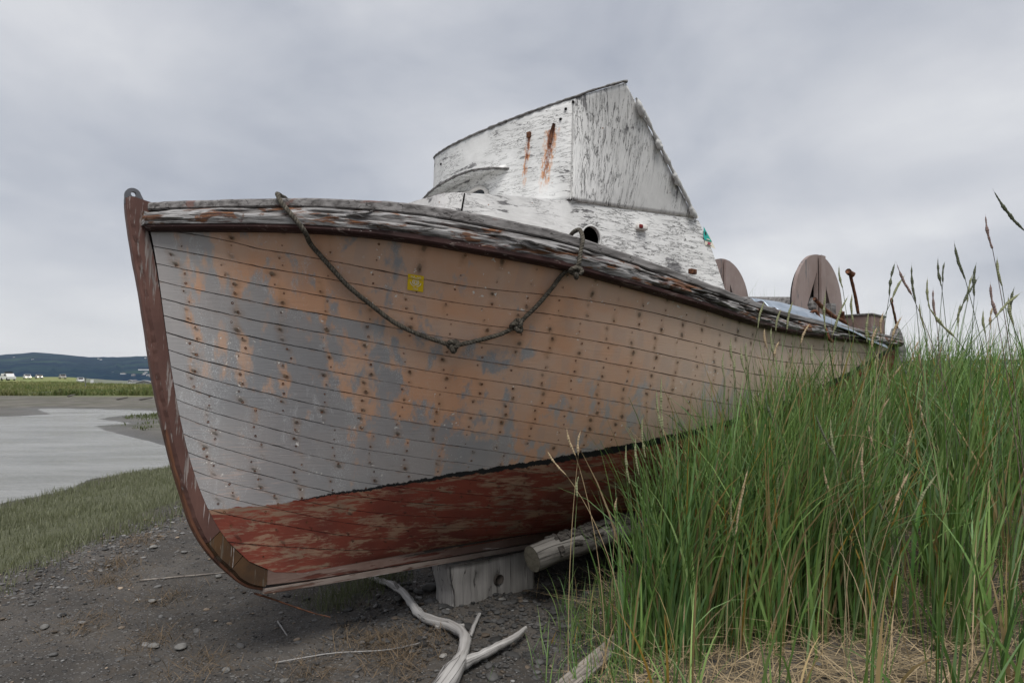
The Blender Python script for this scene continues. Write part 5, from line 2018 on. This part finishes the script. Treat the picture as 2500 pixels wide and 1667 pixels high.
def stalk(k, tip, hb, thick=1.0, idx=0):
    tip, hb = np.array(tip), np.array(hb)
    dirn = tip - hb
    hl_ = np.linalg.norm(dirn)
    dirn /= hl_
    g0 = gz(hb[0], hb[1])
    drop = hb[2] - g0
    lean = dirn[:2] / max(dirn[2], .35)
    root2 = hb[:2] - lean * drop * .42 + np.array([noise.noise(Vector((idx, 1, 1))), noise.noise(Vector((idx, 5, 1)))]) * .05
    root = np.array([root2[0], root2[1], gz(root2[0], root2[1]) - .01])
    p1 = hb - dirn * drop * .45
    t = np.linspace(0, 1, 14)[:, None]
    cv = (1 - t) ** 2 * root + 2 * t * (1 - t) * p1 + t * t * hb
    V, F, _ = tube(cv - root, np.linspace(.0021, .0012, 14) * thick, 5)
    o_ = mesh('grass_stalk', V, F, 'stalk_' + k)
    o_.location = root
    tag(o_, SK[k][2], 'grass stalk', SG[k])
    nr = max(16, int(hl_ / .006))
    nr = min(nr, 46)
    tt_ = np.linspace(0, 1, nr)
    bend = np.cross(dirn, (0, 1, 0)) * .02
    ax = hb + np.outer(tt_, dirn) * hl_ + np.outer(np.sin(tt_ * math.pi) * .4, bend)
    rad_ = (.0048 * np.sin(np.clip(tt_ * 1.02 + .06, 0, 1) * math.pi) ** .55 + .0004) * thick
    rad_ = rad_ * np.where(np.arange(nr) % 2, 1.10, .86)
    V, F, _ = tube(ax - root, rad_ * .9, 6, .9, idx)
    mesh('seed_head', V, F, 'seed_' + k, o_, smooth=False)
    return o_
STALKS=[('g',1.882,3.9,2.04,1.899,3.9,1.911),('d',1.64,2.3,2.041,1.742,2.3,1.897),('p',2.314,3.3,2.195,2.342,3.3,2.023),('d',2.156,3.3,2.063,2.204,3.3,1.873),('d',2.264,3.6,2.039,2.278,3.6,1.879),('d',2.33,3.4,1.972,2.313,3.4,1.803),('d',2.064,3.5,1.989,2.079,3.5,1.786),('d',2.094,3.7,2.03,2.055,3.7,1.839),('p',2.041,3.6,2.009,2.118,3.6,1.834),('g',2.149,3.7,1.961,2.065,3.7,1.808),('g',2.328,3.8,1.96,2.334,3.8,1.78),('g',2.292,3.2,1.965,2.31,3.2,1.826),('p',2.255,3.2,1.849,2.282,3.2,1.674),('d',2.341,3.4,1.901,2.237,3.4,1.719),('g',2.586,3.8,1.984,2.546,3.8,1.819),('g',1.956,3.2,1.737,2.076,3.2,1.589),('g',1.71,3.7,1.869,1.701,3.7,1.656),('g',1.785,3.6,1.834,1.695,3.6,1.62),('g',1.454,3.9,1.842,1.407,3.9,1.678),('g',1.576,3.8,1.835,1.534,3.8,1.663),('g',1.545,3.9,1.79,1.51,3.9,1.662),('g',1.954,3.9,1.887,1.954,3.9,1.71),('g',1.89,3.6,1.749,1.875,3.6,1.583),('g',1.19,3.7,1.618,1.197,3.7,1.482),('g',1.175,3.5,1.564,1.197,3.5,1.414),('g',1.238,3.6,1.59,1.244,3.6,1.473),('g',1.089,3.5,1.535,1.086,3.5,1.399),('g',1.372,3.6,1.664,1.377,3.6,1.531),('g',1.584,3.6,1.576,1.592,3.6,1.443),('g',1.149,3.5,1.514,1.143,3.5,1.392),('t',1.454,3.7,1.596,1.422,3.7,1.505),('p',2.295,3.7,1.885,2.308,3.7,1.694),('g',2.484,3.4,1.81,2.506,3.4,1.649),('g',2.254,3.0,1.774,2.133,3.0,1.663),('d',2.666,3.6,1.879,2.642,3.6,1.753),('g',2.397,4.0,1.841,2.424,4.0,1.677),('d',2.684,4.2,2.115,2.667,4.2,1.985),('t',1.913,3.5,1.736,1.895,3.5,1.621),('g',2.775,4.2,1.863,2.752,4.2,1.699),('g',2.842,4.1,1.81,2.849,4.1,1.659),('t',2.76,3.9,1.806,2.739,3.9,1.678),('t',2.066,3.6,1.723,2.003,3.6,1.59),('t',1.579,3.6,1.686,1.525,3.6,1.576),('t',1.372,3.7,1.664,1.385,3.7,1.55),('t',1.878,3.5,1.657,1.847,3.5,1.549),('t',0.262,3.3,1.16,0.305,3.3,1.024),('t',0.163,3.25,1.057,0.255,3.25,0.938),('t',0.333,3.3,1.149,0.318,3.3,1.024),('g',0.565,3.4,1.077,0.58,3.4,0.874),('g',0.646,3.4,1.206,0.659,3.4,1.002),('g',0.789,3.6,1.423,0.794,3.6,1.092),('g',0.603,3.35,1.114,0.618,3.35,0.924),('g',0.312,3.2,0.945,0.303,3.2,0.845),('g',0.739,3.5,1.344,0.764,3.5,1.134),('t',0.535,3.5,0.793,0.525,3.5,0.684),('g',1.051,3.3,0.869,1.055,3.3,0.643),('t',1.101,3.2,0.986,1.035,3.2,0.666),('g',1.321,3.4,0.96,1.313,3.4,0.768),('t',1.755,3.4,1.109,1.685,3.4,0.896),('t',1.85,3.2,0.965,1.763,3.2,0.765),('t',1.561,3.5,1.057,1.606,3.5,1.079)]
ORD = ['first', 'second', 'third', 'fourth', 'fifth', 'sixth', 'seventh', 'eighth', 'ninth', 'tenth', 'eleventh', 'twelfth', 'thirteenth', 'fourteenth',
       'fifteenth', 'sixteenth', 'seventeenth', 'eighteenth', 'nineteenth', 'twentieth', 'twenty-first', 'twenty-second', 'twenty-third', 'twenty-fourth', 'twenty-fifth', 'twenty-sixth', 'twenty-seventh', 'twenty-eighth']
KN = {'g': 'green', 'd': 'dark green', 'p': 'purplish brown', 't': 'dry tan'}


def stalk_zone(tp):
    x_, z_ = tp[0] / tp[1], (tp[2] - 1.4) / tp[1]
    if z_ > .03 and x_ > .50:
        return 'against the sky right of the stern'
    if z_ > -.01:
        return 'rising before the aft hull planking'
    return 'in front of the lower hull and grass'


made = []
for i, st_ in enumerate(STALKS):
    o = stalk(st_[0], st_[1:4], st_[4:7], 1.25 if i != 1 else 1.1, i)
    made.append((st_[0], stalk_zone(st_[1:4]), st_[1] / st_[2], o))
for key in {(a_, b_) for a_, b_, _, _ in made}:
    grp = sorted([m_ for m_ in made if (m_[0], m_[1]) == key], key=lambda m_: m_[2])
    for q, m_ in enumerate(grp):
        m_[3]['label'] = (ORD[q] + ' ' if len(grp) > 1 else 'only ') + KN[key[0]] + ' seed stalk ' + ('from the left, ' if len(grp) > 1 else '') + key[1]
for k_ in 'gtd':
    loose = []
    for i in range(34 if k_ == 't' else 18):
        y = random.uniform(3.0, 5.6)
        x = random.uniform(.40, .80) * y
        if not bool(hull_clear(np.array([x]), np.array([y]), 0)[0]):
            continue
        top = gz(x, y) + random.uniform(.75, 1.15)
        lx, ly = random.gauss(.06, .16), random.gauss(0, .1)
        o = stalk(k_, (x + lx * 1.3, y + ly, top), (x + lx * .8, y + ly * .8, top - random.uniform(.13, .22)), 1.15, 100 + i)
        for ob in (o, o.children[0]):
            V = np.array([tuple(v.co) for v in ob.data.vertices]) + np.array(o.location)
            loose.append((V, [tuple(p.vertices) for p in ob.data.polygons]))
        for ob in (o.children[0], o):
            bpy.data.objects.remove(ob)
    V, F = merge(loose)
    o = mesh('seeding_grass', V, F, 'seed_' + k_, smooth=False)
    tag(o, {'g': 'green', 't': 'tan', 'd': 'dark'}[k_] + ' seed stalks scattered through the beach grass', 'grass', kind='stuff')

# ------------------------------------------------------------------ far things
flat('car_paint_white', (0.62, 0.62, 0.62), 0.35)
flat('car_paint_grey', (0.30, 0.29, 0.28), 0.35)
flat('tyre', (0.02, 0.02, 0.02), 0.9)
flat('house_wall', (0.30, 0.30, 0.31), 0.8)
flat('house_trim', (0.48, 0.49, 0.50), 0.7)
flat('roof_grey', (0.14, 0.14, 0.15), 0.9)


def lampm(N):
    return {'Base Color': (0.8, 0.75, 0.6), 'Emission Color': (1.0, 0.85, 0.55), 'Emission Strength': 2.5}


mat('headlamp', lampm)


def car(x, y, rot, paint, label, tall=0.0, lights=True):
    z = gz(x, y)
    e = empty('parked_car' if not lights else 'car', (x, y, z))
    e.rotation_euler = (0, 0, rot)
    tag(e, label, 'car', 'cars on the far road')
    prof_ = [(-2.1, .35), (-2.15, .75), (-1.9, .92), (-1.0, 1.0), (-.55, 1.48 + tall), (1.2, 1.50 + tall), (1.9, 1.05), (2.1, .95), (2.15, .4)]
    V, F, _ = prism(prof_, 1.74, (0, 1, 0), (0, 0, 1), (1, 0, 0), (-.87, 0, 0))
    mesh('body', V, F, paint, e, smooth=False)
    V, F, _ = prism([(-.98, 1.03), (-.58, 1.42 + tall), (-.52, 1.42 + tall), (-.9, 1.03)], 1.5, (0, 1, 0), (0, 0, 1), (1, 0, 0), (-.75, -.03, .01))
    mesh('windscreen', V, F, 'glass_dark', e, smooth=False)
    for sx in (-1, 1):
        V, F, _ = prism([(-.75, 1.04), (-.45, 1.38 + tall), (1.1, 1.38 + tall), (1.6, 1.06)], .02, (0, 1, 0), (0, 0, 1), (1, 0, 0), (sx * .875 - .01, 0, 0))
        mesh('side_window', V, F, 'glass_dark', e, smooth=False)
        for yy in (-1.3, 1.35):
            V, F, _ = tube([(sx * .70, yy, .33), (sx * .90, yy, .33)], .33, 14)
            mesh('wheel', V, F, 'tyre', e)
        V, F = box((sx * .62, -2.15, .70), (.34, .08, .22), .03)
        mesh('headlamp', V, F, 'headlamp' if lights else 'lamp_white', e)
    return e


def far_xy(px, Y):
    return (px - 1176) / 1568 * Y, Y


for (px, Y, pt, lab, lt, tall) in ((64, 235, 'car_paint_white', 'pale car with bright headlights, leftmost on the far road', True, .1), (91, 240, 'car_paint_grey', 'grey car with headlights following the leftmost one', True, 0),
                                   (145, 245, 'car_paint_grey', 'dull car in the middle of the far road', False, .15), (186, 240, 'car_paint_white', 'white car at the right end of the far road', False, .2)):
    x, y = far_xy(px, Y)
    car(x, y, math.atan2(-x, y) * -1 * -1 + .15, pt, lab, tall, lt)

# white truck on the meadow edge, far left
x, y = far_xy(20, 190)
tk = empty('parked_truck', (x, y, gz(x, y)))
tk.rotation_euler = (0, 0, 1.0)
tag(tk, 'white truck with a dark roof load at the far left edge', 'truck')
V, F, _ = prism([(-2.6, .4), (-2.6, 1.1), (-1.6, 1.2), (-1.1, 1.95), (.3, 1.95), (.4, 1.25), (2.6, 1.25), (2.6, .4)], 1.9, (0, 1, 0), (0, 0, 1), (1, 0, 0), (-.95, 0, 0))
mesh('body', V, F, 'car_paint_white', tk, smooth=False)
for sx in (-1, 1):
    for yy in (-1.7, 1.6):
        V, F, _ = tube([(sx * .75, yy, .4), (sx * .98, yy, .4)], .4, 14)
        mesh('wheel', V, F, 'tyre', tk)
    V, F, _ = prism([(-1.35, 1.25), (-1.0, 1.8), (.2, 1.8), (.25, 1.25)], .02, (0, 1, 0), (0, 0, 1), (1, 0, 0), (sx * .955 - .01, 0, 0))
    mesh('side_window', V, F, 'glass_dark', tk, smooth=False)
V, F = box((0, -.3, 2.2), (1.5, 1.5, .45), .08)
mesh('roof_load', V, F, 'tyre', tk)
V, F = box((0, 1.6, 1.6), (1.7, 1.6, .6), .1)
mesh('bed_load', V, F, 'lamp_white', tk)


def house(px, Y, ztop, W, H, D, rot, label, wallm='house_wall', name='house', grp='houses across the bay', parts=True):
    x, y = far_xy(px, Y)
    e = empty(name, (x, y, ztop - H * 1.45))
    e.rotation_euler = (0, 0, rot)
    tag(e, label, 'house', grp)
    V, F = box((0, 0, H / 2), (W, D, H))
    mesh('wall', V, F, wallm, e, smooth=False)
    V, F, _ = prism([(-W * .56, H * .96), (0, H * 1.45), (W * .56, H * .96)], D * 1.1, (1, 0, 0), (0, 0, 1), (0, 1, 0), (0, -D * .55, 0))
    mesh('roof', V, F, 'roof_grey', e, smooth=False)
    if parts:
        for sg in (-1, 1):
            V, F, _ = prism([(sg * W * .58, H * .92), (0, H * 1.47), (0, H * 1.38), (sg * W * .55, H * .86)], D * .04, (1, 0, 0), (0, 0, 1), (0, 1, 0), (0, -D * .59, 0))
            mesh('gable_trim', V, F, 'house_trim', e, smooth=False)
        for q in (-.3, 0, .3):
            V, F = box((q * W, -D * .505, H * .5), (W * .17, .1, H * .34))
            mesh('window', V, F, 'house_trim', e, smooth=False)
            V, F = box((q * W, -D * .515, H * .5), (W * .13, .1, H * .27))
            mesh('pane', V, F, 'glass_dark', e.children[-1] if False else e, smooth=False)
    return e


house(336, 400, -.55, 8.6, 2.6, 7, 0.25, 'grey gabled house with white trim close behind the stem')
house(307, 420, -.4, 4.0, 1.6, 4, -.3, 'small white hut beside the gabled house', 'house_trim')
SPOTS = [(32, 3500, 104, 'pale house high on the hill at the far left'), (83, 3700, 118, 'pale house on the hill crest, second from the left'), (115, 3300, 78, 'white house halfway up the hill above the cars'),
         (141, 3300, 75, 'white house on the hill beside a green clearing'), (226, 3500, 97, 'long white house on the upper right of the hill'), (232, 3480, 93, 'white house just below the long one on the hill'),
         (334, 3600, 104, 'white house on the hill touching the stem'), (75, 3300, 88, 'small pale house among trees on the left slope'), (136, 2600, 28, 'low white house at the foot of the hill')]
for (px, Y, z, lab) in SPOTS:
    house(px, Y, z, random.uniform(7, 12), random.uniform(3, 4.5), 6, random.uniform(-.4, .4), lab, 'house_trim', parts=False)
town = sorted(random.uniform(255, 352) for _ in range(22))
for i, px in enumerate(town):
    house(px, random.uniform(1500, 2100), random.uniform(-8, 14) + 4, random.uniform(6, 11), random.uniform(2.5, 4), 6, random.uniform(-.5, .5), ORD[i] + ' tiny pale house from the left in the town below the hill', random.choice(('house_trim', 'house_wall')), grp='town houses below the hill', parts=False)
x, y = far_xy(337, 1750)
V, F = box((0, 0, 0), (38, 10, 3.0), .3)
wh_ = mesh('warehouse', V, F, 'house_trim', smooth=False)
wh_.location = (x, y, 19)
tag(wh_, 'long low white warehouse above the town', 'building')

# pole, sign and drift timber on the meadow
x, y = far_xy(198, 82)
V, F, _ = tube([(0, 0, 0), (0.01, 0, .7), (.0, 0, 1.45)], .045, 8, .2)
po = mesh('post', V, F, 'grey_wood')
po.location = (x, y, gz(x, y))
tag(po, 'thin upright post on the far meadow', 'post')
x, y = far_xy(213, 110)
sg_ = empty('sign', (x, y, gz(x, y)))
tag(sg_, 'small white sign board on the far meadow', 'sign')
V, F = box((0, 0, .75), (.50, .03, .52), .005)
mesh('board', V, F, 'house_trim', sg_, smooth=False)
V, F = box((0, .05, .5), (.07, .06, 1.0), .005)
mesh('sign_post', V, F, 'grey_wood', sg_, smooth=False)
x0, y0 = far_xy(75, 60)
x1, y1 = far_xy(143, 60)
V, F, _ = tube([(0, 0, .10), ((x1 - x0) * .5, .1, .14), (x1 - x0, .0, .22)], [.17, .15, .12], 10, .3)
dl_ = mesh('drift_log', V, F, 'log_wood')
dl_.location = (x0, y0, gz(x0, y0))
tag(dl_, 'long drift log lying at the edge of the far meadow', 'log')
x, y = far_xy(140, 59)
V, F, _ = tube([(0, 0, -.1), (.02, 0, .25), (.0, 0, .55)], [.16, .11, .08], 9, .4)
su_ = mesh('stump', V, F, 'log_wood')
su_.location = (x, y, gz(x, y))
tag(su_, 'upright stump at the end of the drift log', 'stump')
for (pa, pb, Y, lab) in ((270, 288, 50, 'pale drift timber tilted on the far mud bank'), (322, 345, 50, 'dark drift timber lying near the stem on the far bank'), (158, 166, 54, 'small pale drift timber on the middle of the far bank')):
    x, y = far_xy(pa, Y)
    x1, _ = far_xy(pb, Y)
    V, F, _ = tube([(0, 0, .05), ((x1 - x) * .5, .2, .12), (x1 - x, .5, .18)], [.07, .06, .04], 8, .4)
    t_ = mesh('drift_timber', V, F, 'log_wood')
    t_.location = (x, y, gz(x, y))
    tag(t_, lab, 'driftwood', 'drift timbers on the far bank')

# white trailer behind the grass at the right edge
x, y = 20.5, 26.0
tr_ = empty('parked_trailer', (x, y, -.35))
tr_.rotation_euler = (0, 0, -.08)
tag(tr_, 'white trailer glimpsed through the grass at the right edge', 'trailer')
V, F = box((0, 0, 1.25), (6.6, 2.2, 1.9), .08)
mesh('body', V, F, 'car_paint_white', tr_, smooth=False)
V, F = box((-.35, -.2, 2.38), (.85, 1.2, .30), .05)
mesh('roof_vent', V, F, 'car_paint_white', tr_, smooth=False)
for q in (-2.0, .2, 2.0):
    V, F = box((q, -1.11, 1.35), (1.0, .04, .5), .02)
    mesh('window', V, F, 'glass_dark', tr_, smooth=False)
for q in (-.9, .9):
    V, F, _ = tube([(q, -1.12, .35), (q, -.9, .35)], .35, 14)
    mesh('wheel', V, F, 'tyre', tr_)

# ------------------------------------------------------------------ air
def haze_mat():
    m_ = bpy.data.materials.new('haze')
    m_.use_nodes = True
    t = m_.node_tree
    t.nodes.clear()
    v = t.nodes.new('ShaderNodeVolumePrincipled')
    v.inputs['Color'].default_value = (0.80, 0.88, 1.0, 1)
    v.inputs['Density'].default_value = 2.6e-5
    v.inputs['Anisotropy'].default_value = 0.0
    o_ = t.nodes.new('ShaderNodeOutputMaterial')
    t.links.new(v.outputs[0], o_.inputs['Volume'])
    MATS['haze'] = m_


HAZE = True
if HAZE:
    haze_mat()
    V, F = box((0, 3200, 80), (15000, 6900, 190))
    hz_ = mesh('haze', V, F, 'haze', smooth=False)
    tag(hz_, 'thin pale air over the bay', kind='stuff')
